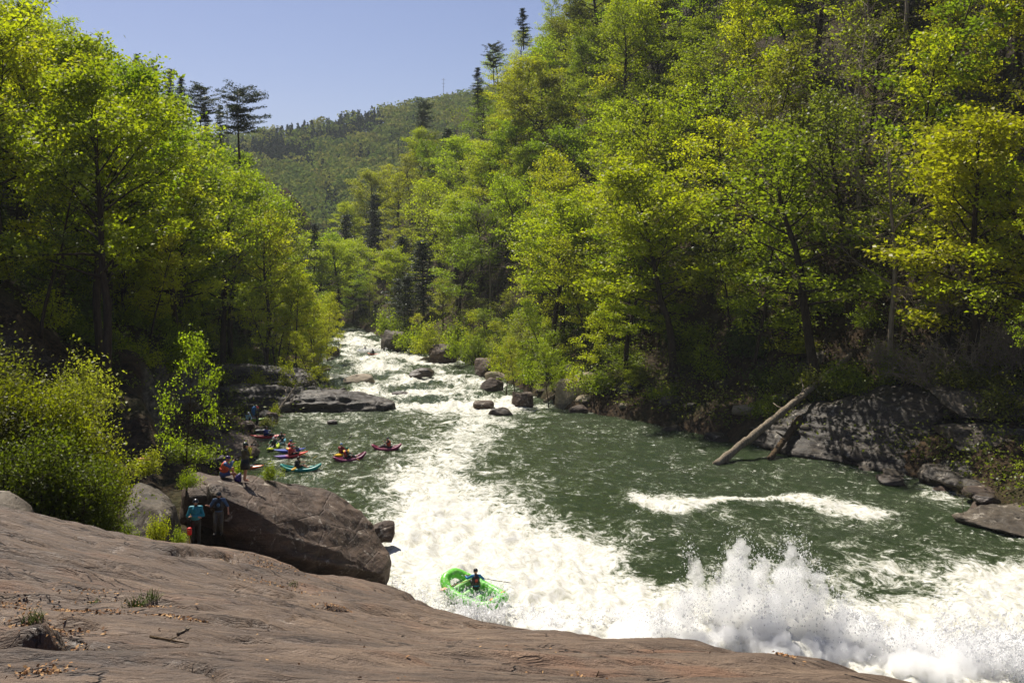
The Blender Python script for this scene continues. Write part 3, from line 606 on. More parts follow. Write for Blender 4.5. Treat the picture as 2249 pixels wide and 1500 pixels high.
def far_forest():
    Cs = []; Sz = []; Nn = []; Ti = []; Kd = []
    n = 0; tries = 0
    while n < 1900 and tries < 40000:
        tries += 1
        y = 470 + 330 * rngF.random() ** .8; px = rngF.uniform(430, 1130); x = (px - CX) / FPX * y
        z = float(farz(np.array([x]), np.array([y]))[0])
        kn = vn(np.array([[x * .018, y * .012, 0]]), 5)[0] + 0.5 * vn(np.array([[x * .06, y * .05, 0]]), 6)[0]
        con = kn + rngF.normal() * .22 > 0.26
        H = rngF.uniform(13, 21) if not con else rngF.uniform(12, 20); m = 95
        u = rngF.random(m) ** (0.8 if not con else 1.0); az = rngF.random(m) * 6.283
        if con: r = (1 - u) * H * .20 + .3; zz = H * (.12 + .88 * u)
        else: r = H * .40 * np.sqrt(np.clip(1 - (2 * u - 1) ** 2, 0, 1)) + .2; zz = H * (.25 + .75 * u)
        r = r * np.sqrt(rngF.uniform(.35, 1, m))
        Cs.append(np.stack([x + r * np.cos(az), y + r * np.sin(az), z + zz], -1)); Sz.append(rngF.uniform(1.2, 2.4, m) * (1.1 if not con else .95))
        tn = np.stack([np.cos(az), np.sin(az), np.full(m, .8)], -1) + rngF.normal(size=(m, 3)) * .5; Nn.append(tn / np.linalg.norm(tn, axis=1, keepdims=True))
        base = rngF.random(); Ti.append(np.clip(base * .7 + rngF.random(m) * .3, 0, 1)); Kd.append(np.full(m, 1.0 if con else 0.0)); n += 1
    Cn = np.vstack(Cs); me = leaf_mesh("forest", Cn, np.concatenate(Sz), np.vstack(Nn), np.concatenate(Ti), None, rngF)
    at = me.attributes.new('conifer', 'FLOAT', 'POINT'); at.data.foreach_set('value', np.repeat(np.concatenate(Kd), 4).astype(np.float32))
    q = N("far_leaf"); t = q.n('Attribute', attribute_name='tint'); c = q.n('Attribute', attribute_name='conifer')
    dec = q.ramp(t.outputs['Fac'], [(0.0, (.08, .13, .03, 1)), (0.35, (.15, .21, .04, 1)), (0.7, (.24, .26, .05, 1)), (1.0, (.30, .26, .07, 1))])
    col = q.mix(c.outputs['Fac'], dec, (.03, .05, .032, 1))
    d = q.n('BsdfDiffuse'); q.l(col, d.inputs[0]); tr = q.n('BsdfTranslucent'); q.l(col, tr.inputs[0]); m = q.n('MixShader'); m.inputs[0].default_value = .35
    q.l(d.outputs[0], m.inputs[1]); q.l(tr.outputs[0], m.inputs[2]); q.l(m.outputs[0], q.out.inputs[0])
    me.materials.clear(); me.materials.append(q.m); return obj("forest", me)
tag(far_forest(), kind='stuff', label="mixed spring woods covering the distant hill")

# ------------------------------------------------------------------ rocks
import bmesh
def ico(level):
    bm = bmesh.new(); bmesh.ops.create_icosphere(bm, subdivisions=level, radius=1)
    V = np.array([v.co[:] for v in bm.verts]); F = np.array([[v.index for v in f.verts] for f in bm.faces]); bm.free(); return V, F
ICO = {k: ico(k) for k in (3, 4, 5)}
def rock_mesh(name, seed, h, mat, boxy=0.6, cuts=7, amp=.10, strata=.06, level=4, freq=1.2):
    rng = np.random.default_rng(seed); V, F = ICO[level]; V = V.copy()
    m = np.abs(V).max(axis=1, keepdims=True); V = V * (1 - boxy) + boxy * V / m * .86
    for _ in range(cuts):
        n = rng.normal(size=3); n[2] = abs(n[2]) * .8; n /= np.linalg.norm(n); d = rng.uniform(.62, .9); e = np.maximum(V @ n - d, 0); V = V - e[:, None] * n * .92
    V = V * np.asarray(h, float); s = float(np.mean(h)); nd = V / (np.linalg.norm(V, axis=1, keepdims=True) + 1e-9); q = V / s * freq + seed * 3.1
    V = V + nd * (s * amp * fbm(q, seed, 5, .55))[:, None]
    if strata: V[:, :2] *= 1 + strata * vn(np.stack([q[:, 0] * .4, q[:, 1] * .4, V[:, 2] * 3.2 / max(.6, h[2] ** .5)], -1), seed + 5)[:, None]
    return mk_mesh(name, V, F, mat)
def hull_mesh(name, pts, mat, seed=1, it=4, amp=.12, strata=.1, freq=.8, tilt=(0, 0), sm=2):
    bm = bmesh.new()
    for p in pts: bm.verts.new(p)
    r = bmesh.ops.convex_hull(bm, input=bm.verts); 
    bmesh.ops.delete(bm, geom=[g for g in r['geom_interior'] if isinstance(g, bmesh.types.BMVert)], context='VERTS')
    bmesh.ops.triangulate(bm, faces=bm.faces)
    for k in range(it):
        bmesh.ops.subdivide_edges(bm, edges=[e for e in bm.edges if e.calc_length() > .22], cuts=1, use_grid_fill=True); bmesh.ops.triangulate(bm, faces=bm.faces)
        if k == 1:
            for _ in range(sm): bmesh.ops.smooth_vert(bm, verts=bm.verts, factor=.35, use_axis_x=True, use_axis_y=True, use_axis_z=True)
    bm.normal_update(); bm.verts.index_update()
    V = np.array([v.co[:] for v in bm.verts]); Nn = np.array([v.normal[:] for v in bm.verts]); F = np.array([[v.index for v in f.verts] for f in bm.faces]); bm.free()
    zz = V[:, 2] + tilt[0] * V[:, 0] + tilt[1] * V[:, 1]
    st = vn(np.stack([V[:, 0] * .25, V[:, 1] * .25, zz * 3.0], -1), seed + 9); st = np.sign(st) * np.abs(st) ** .6
    V = V + Nn * (amp * fbm(V * freq + seed, seed, 5, .55) + strata * st * (1 - np.abs(Nn[:, 2]) * .6))[:, None]
    c = V.mean(0); me = mk_mesh(name, V - c, F, mat); return me, c
def hull(name, pts, mat, label, cat='rock', group=None, **k):
    me, c = hull_mesh(name, [p if len(p) == 3 and not isinstance(p, tuple) else p for p in pts], mat, **k); o = obj(name, me, loc=c); return tag(o, label, cat, group)
W3 = lambda *a: np.array(a, float)

hull("boulder", [P(480, 1090, 41), P(545, 1120, 41.5), P(640, 1222, 42.6), P(845, 1262, 47), P(860, 1210, 49.5), P(800, 1118, 51), P(740, 1080, 51), P(640, 1060, 49), P(545, 1048, 46.5), P(470, 1050, 45), P(425, 1042, 46),
     P(560, 1255, 43.6), P(700, 1292, 45.5), P(852, 1290, 48.6), W3(-8, 52.5, -1), W3(-13, 47, 1.5), W3(-11.7, 42, 3.6), W3(-7, 50.5, -1)], M_boulder,
     "big brown boulder sloping into the white water, people standing on its top", seed=3, it=6, amp=.12, strata=.10, freq=.7, tilt=(.25, .35), sm=1)
hull("boulder", [P(425, 1030, 47), P(490, 1040, 46.5), P(520, 1060, 45), P(480, 1085, 43), P(415, 1085, 43), P(400, 1050, 45), W3(-12.6, 44, 3.5), W3(-14.8, 44, 3.5), W3(-15, 48, 4), W3(-12.5, 48, 4)], M_boulder,
     "rounded brown rock that the photographer with purple helmet sits on", seed=5, it=4, amp=.1, strata=.05)
hull("rock_wall", [P(300, 1050, 43), P(345, 1068, 42.5), P(392, 1110, 41), P(398, 1200, 39.5), P(280, 1215, 35.5), P(262, 1130, 37), P(285, 1075, 40), P(330, 1230, 37), W3(-18, 44, 3), W3(-14, 43, 3), W3(-13.2, 40, 3)], M_grey,
     "grey slanting rock face beside the dark crevice with two people", seed=7, it=4, amp=.12, strata=.09, tilt=(.5, 0))
hull("rock", [P(-40, 1060, 29), P(20, 1070, 29), P(66, 1100, 29), P(64, 1140, 28), P(-30, 1130, 27), W3(-15, 31, 7.5), W3(-15.5, 28, 7.8), W3(-13.4, 30, 7.4)], M_grey, "low grey rock between the leafy bush mound and the slab", seed=8, it=4, amp=.06, strata=.05)
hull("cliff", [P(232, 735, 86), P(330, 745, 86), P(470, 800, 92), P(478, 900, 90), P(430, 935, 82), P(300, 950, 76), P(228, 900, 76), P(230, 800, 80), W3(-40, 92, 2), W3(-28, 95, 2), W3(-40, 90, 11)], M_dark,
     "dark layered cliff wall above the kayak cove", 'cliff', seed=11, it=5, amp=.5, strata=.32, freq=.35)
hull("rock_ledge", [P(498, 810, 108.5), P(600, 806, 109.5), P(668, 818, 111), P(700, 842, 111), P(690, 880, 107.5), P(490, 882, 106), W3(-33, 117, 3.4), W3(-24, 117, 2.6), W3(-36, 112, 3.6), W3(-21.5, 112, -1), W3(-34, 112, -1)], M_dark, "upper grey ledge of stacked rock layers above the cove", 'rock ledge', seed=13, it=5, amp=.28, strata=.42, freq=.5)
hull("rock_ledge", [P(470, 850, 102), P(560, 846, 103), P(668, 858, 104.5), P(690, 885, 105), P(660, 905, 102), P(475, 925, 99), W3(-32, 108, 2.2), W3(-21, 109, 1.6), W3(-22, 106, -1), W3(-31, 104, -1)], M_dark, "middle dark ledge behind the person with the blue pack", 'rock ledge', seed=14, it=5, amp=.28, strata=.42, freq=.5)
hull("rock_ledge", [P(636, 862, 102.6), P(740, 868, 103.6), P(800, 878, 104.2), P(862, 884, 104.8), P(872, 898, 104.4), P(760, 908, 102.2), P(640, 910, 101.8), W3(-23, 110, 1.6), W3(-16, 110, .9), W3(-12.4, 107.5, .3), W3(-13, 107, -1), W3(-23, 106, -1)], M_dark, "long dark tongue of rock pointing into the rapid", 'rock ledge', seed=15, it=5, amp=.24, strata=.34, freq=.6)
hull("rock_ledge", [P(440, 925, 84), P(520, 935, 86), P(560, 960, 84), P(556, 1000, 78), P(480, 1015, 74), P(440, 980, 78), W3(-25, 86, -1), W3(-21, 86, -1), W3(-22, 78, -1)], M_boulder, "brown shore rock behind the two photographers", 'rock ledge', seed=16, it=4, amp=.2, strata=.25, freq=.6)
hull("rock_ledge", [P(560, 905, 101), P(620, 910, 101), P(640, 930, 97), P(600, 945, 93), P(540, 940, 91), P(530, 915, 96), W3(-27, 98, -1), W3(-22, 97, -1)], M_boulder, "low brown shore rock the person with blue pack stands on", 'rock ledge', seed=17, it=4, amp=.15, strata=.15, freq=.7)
# right bank
hull("cliff", [P(1640, 938, 86), P(1760, 900, 84), P(1900, 868, 82), P(2010, 845, 80), P(2085, 870, 77), P(2075, 1000, 75), P(1990, 1045, 73.5), P(1900, 1034, 75.6), P(1750, 1004, 80), P(1640, 975, 85), W3(36, 88, 4), W3(26, 92, 3), W3(38, 80, 4), W3(31, 74, -1.2)], M_dark,
     "long rounded grey cliff above the green pool, beside the leaning log", 'cliff', seed=21, it=6, amp=.26, strata=.36, freq=.35, tilt=(.12, .05))
hull("rock_block", [P(2085, 862, 75), P(2160, 846, 76), P(2330, 852, 76), P(2340, 925, 71), P(2100, 928, 73), W3(32, 80, 6), W3(42, 78, 6)], M_grey, "upper grey block of the split rock face beneath the bare shrubs", 'rock', seed=22, it=5, amp=.2, strata=.1, freq=.6)
hull("rock_block", [P(2075, 932, 72.6), P(2160, 928, 73), P(2345, 930, 72), P(2345, 1020, 68), P(2100, 1008, 71), W3(32, 78, 3), W3(42, 76, 3)], M_grey, "lower grey block of the split rock face, pale lichen on it", 'rock', seed=23, it=5, amp=.2, strata=.1, freq=.6)
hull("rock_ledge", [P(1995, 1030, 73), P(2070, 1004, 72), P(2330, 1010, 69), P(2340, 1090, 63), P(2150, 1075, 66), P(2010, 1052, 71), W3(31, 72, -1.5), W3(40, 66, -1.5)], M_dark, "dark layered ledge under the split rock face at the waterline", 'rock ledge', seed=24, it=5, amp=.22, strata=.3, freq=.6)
hull("river_rock", [P(2088, 1130, 61.5), P(2140, 1105, 62.5), P(2230, 1092, 63), P(2340, 1090, 63), P(2350, 1200, 56), P(2250, 1180, 57.5), P(2140, 1155, 60), W3(30, 63, -1.5), W3(36, 60, -1.5)], M_grey, "flat grey-brown rock lying in the water beyond the spray", 'rock', seed=25, it=5, amp=.16, strata=.18, freq=.8)
def rk(px, py, Y, w_, h_, d_, label, mat=None, seed=1, name="river_rock", boxy=.6, rz=0.0, tl=(0, 0), sink=.25, cuts=7, amp=.10):
    s = Y / FPX; hx, hz, hy = w_ * s / 2, h_ * s / (1 - sink) / 2, d_ / 2
    me = rock_mesh(name, seed, (hx, hy, hz), mat or M_wet, boxy, cuts, amp); p = P(px, py, Y); o = obj(name, me, loc=(p[0], p[1], p[2] + hz * (1 - 2 * sink)))
    o.rotation_euler = (tl[0], tl[1], rz); return tag(o, label, 'rock')
rk(1080, 853, 122, 56, 24, 2.6, "tilted slab-sided brown block in the rapid beside the thin riverside trees", seed=31, boxy=.9, tl=(.1, -.22), mat=M_boulder)
rk(1148, 890, 107, 52, 30, 2.4, "square dark block standing at the edge of the rapid", seed=32, boxy=.95, cuts=3, mat=M_boulder)
rk(1100, 913, 101, 66, 20, 2.2, "low brown rock awash just where the pool ends", seed=33)
rk(1062, 894, 106, 50, 14, 2.0, "flat reddish rock awash next to the square dark block", seed=34, mat=M_boulder)
rk(925, 824, 137, 60, 16, 2.2, "dark rock splitting the white rapid in midstream", seed=35)
rk(785, 836, 132, 90, 16, 3.0, "low reddish slab under the rapid by the dark rock tongue", seed=36, mat=M_tan, sink=.6)
rk(880, 866, 118, 44, 8, 2.0, "small dark hump awash in the middle of the rapid", seed=37, sink=.4)
rk(868, 770, 178, 64, 46, 6.0, "huge dark cube of rock under green branches at the river bend", seed=38, boxy=.92, mat=M_grey, cuts=4, name="boulder", tl=(0, .12))
rk(970, 798, 158, 80, 44, 5.0, "broad brown boulder at the rapid with a log lying before it", seed=39, mat=M_boulder, name="boulder")
rk(1072, 820, 139, 70, 36, 4.0, "dark boulder under low branches downstream of the tilted block", seed=40, mat=M_boulder, name="boulder")
rk(1275, 893, 108, 128, 66, 4.5, "pale rounded boulder at the pool's edge behind slim trunks", seed=41, mat=M_tan, name="boulder", boxy=.4)
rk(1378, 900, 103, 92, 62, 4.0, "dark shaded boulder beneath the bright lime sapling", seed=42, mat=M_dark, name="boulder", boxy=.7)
rk(1445, 900, 101, 60, 56, 3.0, "leaning grey rock between the dark boulder and the low log", seed=43, mat=M_grey, name="boulder", tl=(0, .3))
rk(732, 785, 166, 32, 26, 2.5, "brown rock at the rapid's edge below thin saplings", seed=44, mat=M_boulder)
rk(1812, 850, 92, 150, 82, 4.0, "large dark boulder wedged beneath the upper part of the leaning log", seed=45, mat=M_grey, name="boulder", boxy=.75)
rk(1858, 772, 96, 62, 56, 3.0, "pale angular rock on the slope just above the leaning log", seed=46, mat=M_tan, name="boulder", boxy=.8)
rk(1820, 476, 118, 150, 50, 5.0, "pale rock outcrop high on the slope between dark trunks", seed=47, mat=M_tan, name="rock_outcrop", boxy=.6)
rk(1250, 835, 118, 80, 34, 3.0, "grey rock on the bank behind the pale rounded boulder", seed=48, mat=M_tan, name="boulder")
rk(1960, 1058, 71, 70, 14, 2.0, "low dark rock in the water at the cliff's foot", seed=49)
rk(2165, 1098, 63.5, 60, 16, 1.6, "small wet rock between the dark ledge and the flat grey-brown rock", seed=50)
rk(595, 925, 95, 34, 20, 1.4, "small brown stone at the cove edge near the blue pack", seed=52, mat=M_boulder)
rk(730, 929, 95.2, 26, 8, 1.0, "tiny dark rock tip showing in the cove water", seed=53)
rk(840, 1178, 56, 60, 34, 1.6, "brown rock tip in the water at the far foot of the big boulder", seed=54, mat=M_boulder)
RS = [rock_mesh("bank_rock", 900 + k, (1, .8 + .1 * k, .62), [M_grey, M_boulder, M_dark, M_tan, M_dark][k], .65, 7, .12, .06, 3) for k in range(5)]
BR = []
def bank_rock(x, y, s, k):
    o = obj("bank_rock", RS[k]); z = max(tz(x, y), float(WL(y)) - .1); o.location = (x, y, z + .12 * s); o.scale = (s, s * PT.uniform(.7, 1.2), s * PT.uniform(.6, 1)); o.rotation_euler = (PT.uniform(-.3, .3), PT.uniform(-.3, .3), PT.uniform(0, 6.28))
    BR.append((o, x, y, s)); return o
for k in range(70):
    y = 60 + 118 * (k / 70.0) ** 1.0 + PT.uniform(-.8, .8); x = float(XR(y)) + PT.uniform(-.5, 4.0) + (0 if k % 3 else PT.uniform(2, 7)); px, _ = PX(x, y, 0)
    if px > 2290: continue
    bank_rock(x, y, PT.choice([.5, .7, .9, 1.2, 1.6]), PT.randrange(5))
for k in range(26):
    y = 68 + 100 * k / 26 + PT.uniform(-1, 1); x = float(XL(y)) - PT.uniform(-.3, 3.0); bank_rock(x, y, PT.choice([.4, .6, .8, 1.1]), PT.choice([1, 2, 2]))

# ------------------------------------------------------------------ logs
def log(name, a, b, r0, r1, mat, label, seed=1, stubs=3, bend=.25):
    rng = np.random.default_rng(seed); a = np.array(a); b = np.array(b); n = 60; t = np.linspace(0, 1, n)[:, None]; d = b - a; L = np.linalg.norm(d)
    pts = a + d * t + np.sin(t * math.pi) * np.array([0, 0, -bend]) + .02 * rng.normal(size=(n, 3)); mb = MB(); m = 14
    mb.tube(pts, np.linspace(r0, r1, n) * (1 + .05 * rng.normal(size=n)), m)
    V = mb.V[0]; V += .34 * r0 * fbm(V * 1.3, seed, 4)[:, None] * np.array([1, .4, 1]); V += .12 * r0 * fbm(V * 6, seed + 4, 2)[:, None]
    for k in range(stubs):
        u = rng.uniform(.15, .95); p = a + d * u; s = np.cross(d / L, rng.normal(size=3)); s /= np.linalg.norm(s); s[2] = abs(s[2]); q = p + s * rng.uniform(.7, 1.5) + d / L * rng.uniform(0, .6)
        mb.tube(np.array([p, (p + q) / 2 + rng.normal(size=3) * .06, q]), [r1 * .4, r1 * .25, .03], 6)
    c = (a + b) / 2; mb.V = [v - c for v in mb.V]
    o = obj(name, mb.mesh(name, mat), loc=c); return tag(o, label, 'log')
log("fallen_log", P(1572, 1022, 77.6), P(1572, 1022, 77.6) + 1.27 * (P(1876, 772, 90) - P(1572, 1022, 77.6)), .32, .22, M_log, "long pale weathered log leaning from the bank into the pool", 1, 4, .1)
log("fallen_log", P(1690, 1008, 79), P(1760, 915, 84), .22, .30, M_logdark, "short dark broken log leaning under the long pale log", 2, 2, .05)
log("fallen_log", P(1760, 935, 84), P(1930, 825, 88), .36, .30, M_logdark, "brown log lying just behind the upper end of the pale log", 3, 2, .05)
log("fallen_log", P(1358, 908, 101), P(1540, 822, 106), .34, .28, M_log, "grey-brown log slanting down to the water below the lime sapling", 4, 3, .2)
log("fallen_log", P(1545, 815, 106), P(1770, 690, 112), .46, .36, M_log, "tan log lying up the slope, continuing the low slanting one", 5, 3, .2)
log("fallen_log", P(1196, 882, 109), P(1262, 838, 112), .22, .16, M_log, "short thin log propped on the pale rounded boulder", 6, 1, .05)
log("fallen_log", P(925, 790, 160), P(1048, 770, 158), .30, .22, M_log, "thin log lying along the bank before the broad brown boulder", 7, 1, .1)
log("driftwood_branch", P(600, 915, 99), P(650, 846, 102), .14, .07, M_bare, "leaning grey dead branch on the shore by the dark tongue", 8, 3, .1)
# right-hand hillside
cand = scatter(5200, lambda r, y: float(XR(y)) + 1.2 + 78 * r.random() ** 1.35, lambda r: 56 + 244 * r.random() ** 0.8, lambda y: 4.5 + max(0, y - 80) * 0.013, 11)
rg = random.Random(21); cnt = 0
for x, y in cand:
    s = x - float(XR(y)); z = tz(x, y); px, py = PX(x, y, z)
    if not (560 < px < 2420) or py < -260: continue
    if px > 1560 and s < 6.5: continue
    if 1320 < px <= 1620 and s < 5: continue
    r = rg.random(); col = rg.choices(['yellow-green', 'bright green', 'fresh green', 'olive', 'pale gold-green'], [3.4, 3.2, 1.6, 1.0, 1.0])[0]
    if s < 5:
        kind = rg.choices(['small', 'slim', 'sparse'], [5, 3, 1])[0]; H = {'small': rg.uniform(4, 8), 'slim': rg.uniform(8, 13), 'sparse': rg.uniform(9, 14)}[kind]
    elif s < 14:
        kind = rg.choices(['full', 'sparse', 'slim', 'small', 'hemlock', 'bare'], [1.7, 3.6, 5.0, 1.4, .3, .9])[0]; H = {'small': rg.uniform(5, 9), 'slim': rg.uniform(14, 21)}.get(kind, rg.uniform(15, 24))
    else:
        kind = rg.choices(['full', 'sparse', 'slim', 'hemlock', 'bare'], [3, 3.4, 3.2, .4, .6])[0]; H = rg.uniform(16, 24)
    if px > 1600 and s > 3 and rg.random() < 0.55: kind = rg.choice(['sparse', 'bare', 'slim']); col = rg.choice(['olive', 'olive', 'fresh green', 'yellow-green'])  # sparser kinds; the darker leaf colours partly paint in this slope's shade
    if kind == 'hemlock': col = 'deep green'
    if y > 190 and px < 1250 and rg.random() < .25: kind, col = 'hemlock', 'dark evergreen'
    if kind == 'hemlock' and H > 16: H = 16
    mh = max_h(x, y, z, 9 if kind in ('full', 'sparse') else 5)
    if mh < 4.5: continue
    H = min(H, mh * rg.uniform(.9, 1.0)); 
    if kind in ('full', 'sparse') and H < 9: kind = 'small' if H < 8 else 'slim'
    plant(kind, x, y, H, col, rg.uniform(1.0, 1.35)); cnt += 1
# left bank woods
cand = scatter(2600, lambda r, y: float(XL(y)) - 1.5 - 40 * r.random() ** 1.2, lambda r: 62 + 190 * r.random(), lambda y: 4.4 + max(0, y - 80) * .012, 12)
for x, y in cand:
    s = float(XL(y)) - x; z = tz(x, y); px, py = PX(x, y, z)
    if px < -160 or px > 800: continue
    if y < 104 and s < 7.6: continue
    if y < 76 and px > 330: continue
    if y < 118 and px > 440: continue
    col = rg.choices(['bright green', 'yellow-green', 'fresh green', 'deep green'], [4, 3.4, 2, .4])[0]
    kind = rg.choices(['full', 'sparse', 'slim', 'hemlock', 'small'], [5.5, 2, 2, .4, 1])[0]; H = {'small': rg.uniform(5, 9), 'slim': rg.uniform(11, 17)}.get(kind, rg.uniform(15, 24))
    if s < 9 and y > 112: kind = rg.choices(['slim', 'small', 'sparse'], [5, 2, 2])[0]; H = rg.uniform(7, 15); col = rg.choice(['yellow-green', 'yellow-green', 'bright green'])
    if kind == 'hemlock': col = 'deep green'; H = min(H, 13)
    if px > 610:
        kind = rg.choice(['slim', 'slim', 'small']); H = rg.uniform(6, 10.5); col = rg.choice(['yellow-green', 'yellow-green', 'bright green'])
    mh = max_h(x, y, z, 8 if kind in ('full', 'sparse') else 5)
    if mh < 4.5: continue
    H = min(H, mh * rg.uniform(.92, 1.0))
    if 200 < px < 620 and kind in ('full', 'sparse') and mh < 29: H = mh * rg.uniform(.9, 1.0)
    if kind in ('full', 'sparse') and H < 9: kind = 'small' if H < 8 else 'slim'
    plant(kind, x, y, H, col, rg.uniform(.9, 1.2)); cnt += 1
print("TREES", cnt, "named", {k: sum(1 for t in TREES if t['name'] == k) for k in {t['name'] for t in TREES}})

# ------------------------------------------------------------------ shore and special plants
plant('small', P(410, 1098, 43.5)[0], 43.5, 6.7, 'bright green', .58, z=P(410, 1098, 43.5)[2], var=1, label="slim bright green sapling on the rock above the two people in the crevice")
M_b = [  # the bush mound: px, py(base), Y, width m, height m, colour
    (40, 1040, 33, 4.2, 4.0, 'olive'), (110, 1010, 34, 4.0, 4.0, 'yellow-green'), (30, 930, 36, 4.2, 3.8, 'olive'), (130, 1110, 31, 3.4, 3.0, 'fresh green'), (215, 1130, 31.5, 3.2, 3.0, 'fresh green'), (190, 1010, 34, 3.4, 3.0, 'yellow-green'),
    (60, 1120, 30, 2.8, 2.6, 'fresh green'), (270, 1090, 33.5, 2.2, 2.6, 'yellow-green'), (255, 1165, 31, 1.9, 1.9, 'fresh green'), (-40, 1000, 33, 4, 4.2, 'yellow-green'), (200, 920, 38, 2.6, 2.4, 'pale gold-green')]
BSH = [shrub(760 + k, 2.4, 3.2, 24, 9500, .095, .25) + (2.4, 3.2) for k in range(3)]
_lb = ["reddish-tipped bush at the top of the leafy mound beside the slab", "yellow-green bush crowning the middle of the leafy mound", "olive bush highest up the leafy mound at the picture's edge", "fresh green bush hanging over the slab's upper edge",
       "dense green bush low on the mound next to the grey rock face", "yellowish bush on the mound's shoulder towards the cove", "small green bush above the low grey rock", "yellow-green bush tip reaching over the grey slanting rock", "smallest green bush at the foot of the mound by the slab",
       "big yellow-green bush at the outer end of the leafy mound", "pale bush standing just behind the leafy mound"]
SHR_, SHR = SHR, BSH
for k, (px, py, Y, W, H, c) in enumerate(M_b):
    p = P(px - 45, py + 8, Y); H *= .9; W *= .93; b_ = bush(p[0], Y, H, W, c, z=p[2] - .3, label=_lb[k]); f_ = [c_ for c_ in b_.children if c_.name.startswith('foliage')][0]; f_.color = tuple(v * .62 for v in f_.color[:3]) + (1,)
SHR = SHR_
def pbush(px, py, Y, W, H, c, label, v=None, dry=False):
    p = P(px, py, Y); bush(p[0], Y, H, W, c, z=p[2], label=label, var=v, dry=dry)
pbush(185, 905, 45, 3.0, 2.6, 'pale gold-green', "round pale rhododendron behind the leafy bush mound")
pbush(330, 1040, 44, 1.9, 1.0, 'yellow-green', "low yellowish shrub on the rock under the slim sapling")
pbush(420, 1015, 50, 2.2, 1.3, 'fresh green', "green shrub beside the beached blue raft")
pbush(520, 1045, 48, 1.2, .9, 'bright green', "small bright shrub between the two photographers")
pbush(600, 1050, 47, .9, .8, 'bright green', "tiny bright shrub behind the standing photographer's legs")
pbush(345, 1190, 36, .9, 1.1, 'yellow-green', "small leafy shrub at the foot of the grey slanting rock")
pbush(280, 1185, 31, .7, .5, 'bright green', "little green tuft at the slab's upper edge below the bush mound")
pbush(390, 1195, 34, .6, .5, 'bright green', "little green tuft at the dark crevice's foot")
pbush(415, 1070, 41.5, 1.0, .9, 'bright green', "leafy sprout right above the teal jacketed person's head")
pbush(620, 845, 110, 2.6, 3.0, 'yellow-green', "thin yellow-green shrub on the upper grey ledge")
pbush(605, 925, 99, 1.4, 1.6, 'yellow-green', "thin shrub at the leaning dead branch on the shore")
pbush(590, 935, 93, 1.6, .8, 'olive', "grassy shrub on the low shore rock by the cove")
plant('slim', P(690, 870, 110)[0], 110, 7.5, 'yellow-green', 1.1, z=P(690, 870, 110)[2], label="thin yellow-green sapling on the dark tongue of rock")
_ly = ["tallest", "second tallest", "third", "fourth", "fifth", "sixth", "seventh", "eighth", "ninth"]
for k, (px, py, Y, H) in enumerate([(650, 800, 122, 13.5), (610, 800, 125, 12.5), (690, 790, 132, 12), (630, 790, 136, 11), (720, 785, 142, 10), (585, 805, 119, 11), (668, 785, 146, 11), (745, 770, 158, 8.5), (705, 775, 155, 9)]):
    p = P(px, py, Y); plant("slim", p[0], Y, H, "yellow-green" if k % 3 else "bright green", 1.0, z=p[2] - .6, label="slender sapling of the sunlit stand behind the dark tongue, " + _ly[k] + " of them")
for px, py, Y, H, k, c, lb in [(1130, 880, 109, 7.2, 'slim', 'yellow-green', "slender sapling growing straight behind the square dark block"), (1112, 868, 112, 5.8, 'small', 'bright green', "leaning sapling next to the slender one behind the square block"),
                               (1205, 895, 106, 7.0, 'slim', 'bright green', "thin sapling at the waterline before the pale rounded boulder"), (1382, 872, 99, 2.6, 'small', 'yellow-green', "bright lime sapling glowing over the dark shaded boulder"),
                               (2115, 1130, 60, 2.0, 'bare', 'olive', "thin bare stem standing in the water near the flat grey-brown rock"), (2262, 1080, 52, 2.6, 'small', 'bright green', "bright sprig at the frame edge above the flat grey-brown rock"),
                               (2275, 830, 46, 3.4, 'small', 'bright green', "bright leafy sapling at the frame edge below the bare shrubs"), (2285, 560, 44, 3.6, 'small', 'bright green', "bright leafy branch at the frame edge beside the bare shrubs")]:
    p = P(px, py, Y); plant(k, p[0], Y, H, c, 1.0, z=p[2], label=lb)
for px, py, Y, W, H, lb in [(2050, 850, 80, 7, 4.2, "wide bare grey shrub drooping over the long cliff's end"), (2150, 830, 78, 7, 4.6, "tallest bare grey shrub over the split rock face"), (2230, 800, 77, 6, 4.4, "bare grey shrub at the frame edge over the split rock face"), (1960, 830, 84, 6, 3.6, "bare grey shrub on the long cliff's crest"), (2090, 700, 86, 7, 5.0, "bare twiggy thicket upslope of the split rock face"), (2200, 650, 86, 7, 5.0, "bare twiggy thicket highest above the split rock face")]:
    pbush(px, py, Y, W, H, 'olive', lb, dry=True)
for px, py, Y, W, H, c, lb in [(905, 765, 172, 6, 4.5, 'bright green', "leafy shrub leaning over the dark cube boulder's inner side"), (940, 775, 160, 5, 4.5, 'yellow-green', "yellow-green shrub between the cube boulder and the broad brown boulder"), (1015, 785, 152, 5, 4, 'bright green', "bright shrub behind the thin log at the rapid"), (1050, 800, 143, 5, 4, 'fresh green', "shrub overhanging the dark boulder downstream of the thin log"), (1100, 815, 136, 4.5, 3.6, 'yellow-green', "yellow-green shrub just upslope of the tilted block"), (860, 735, 190, 6, 5, 'bright green', "bright foliage drooping above the dark cube boulder"), (1010, 760, 165, 6, 5, 'fresh green', "wide shrub above the broad brown boulder"), (1180, 840, 121, 4, 3, 'bright green', "bright shrub on the bank past the square dark block")]:
    pbush(px, py, Y, W, H, c, lb)
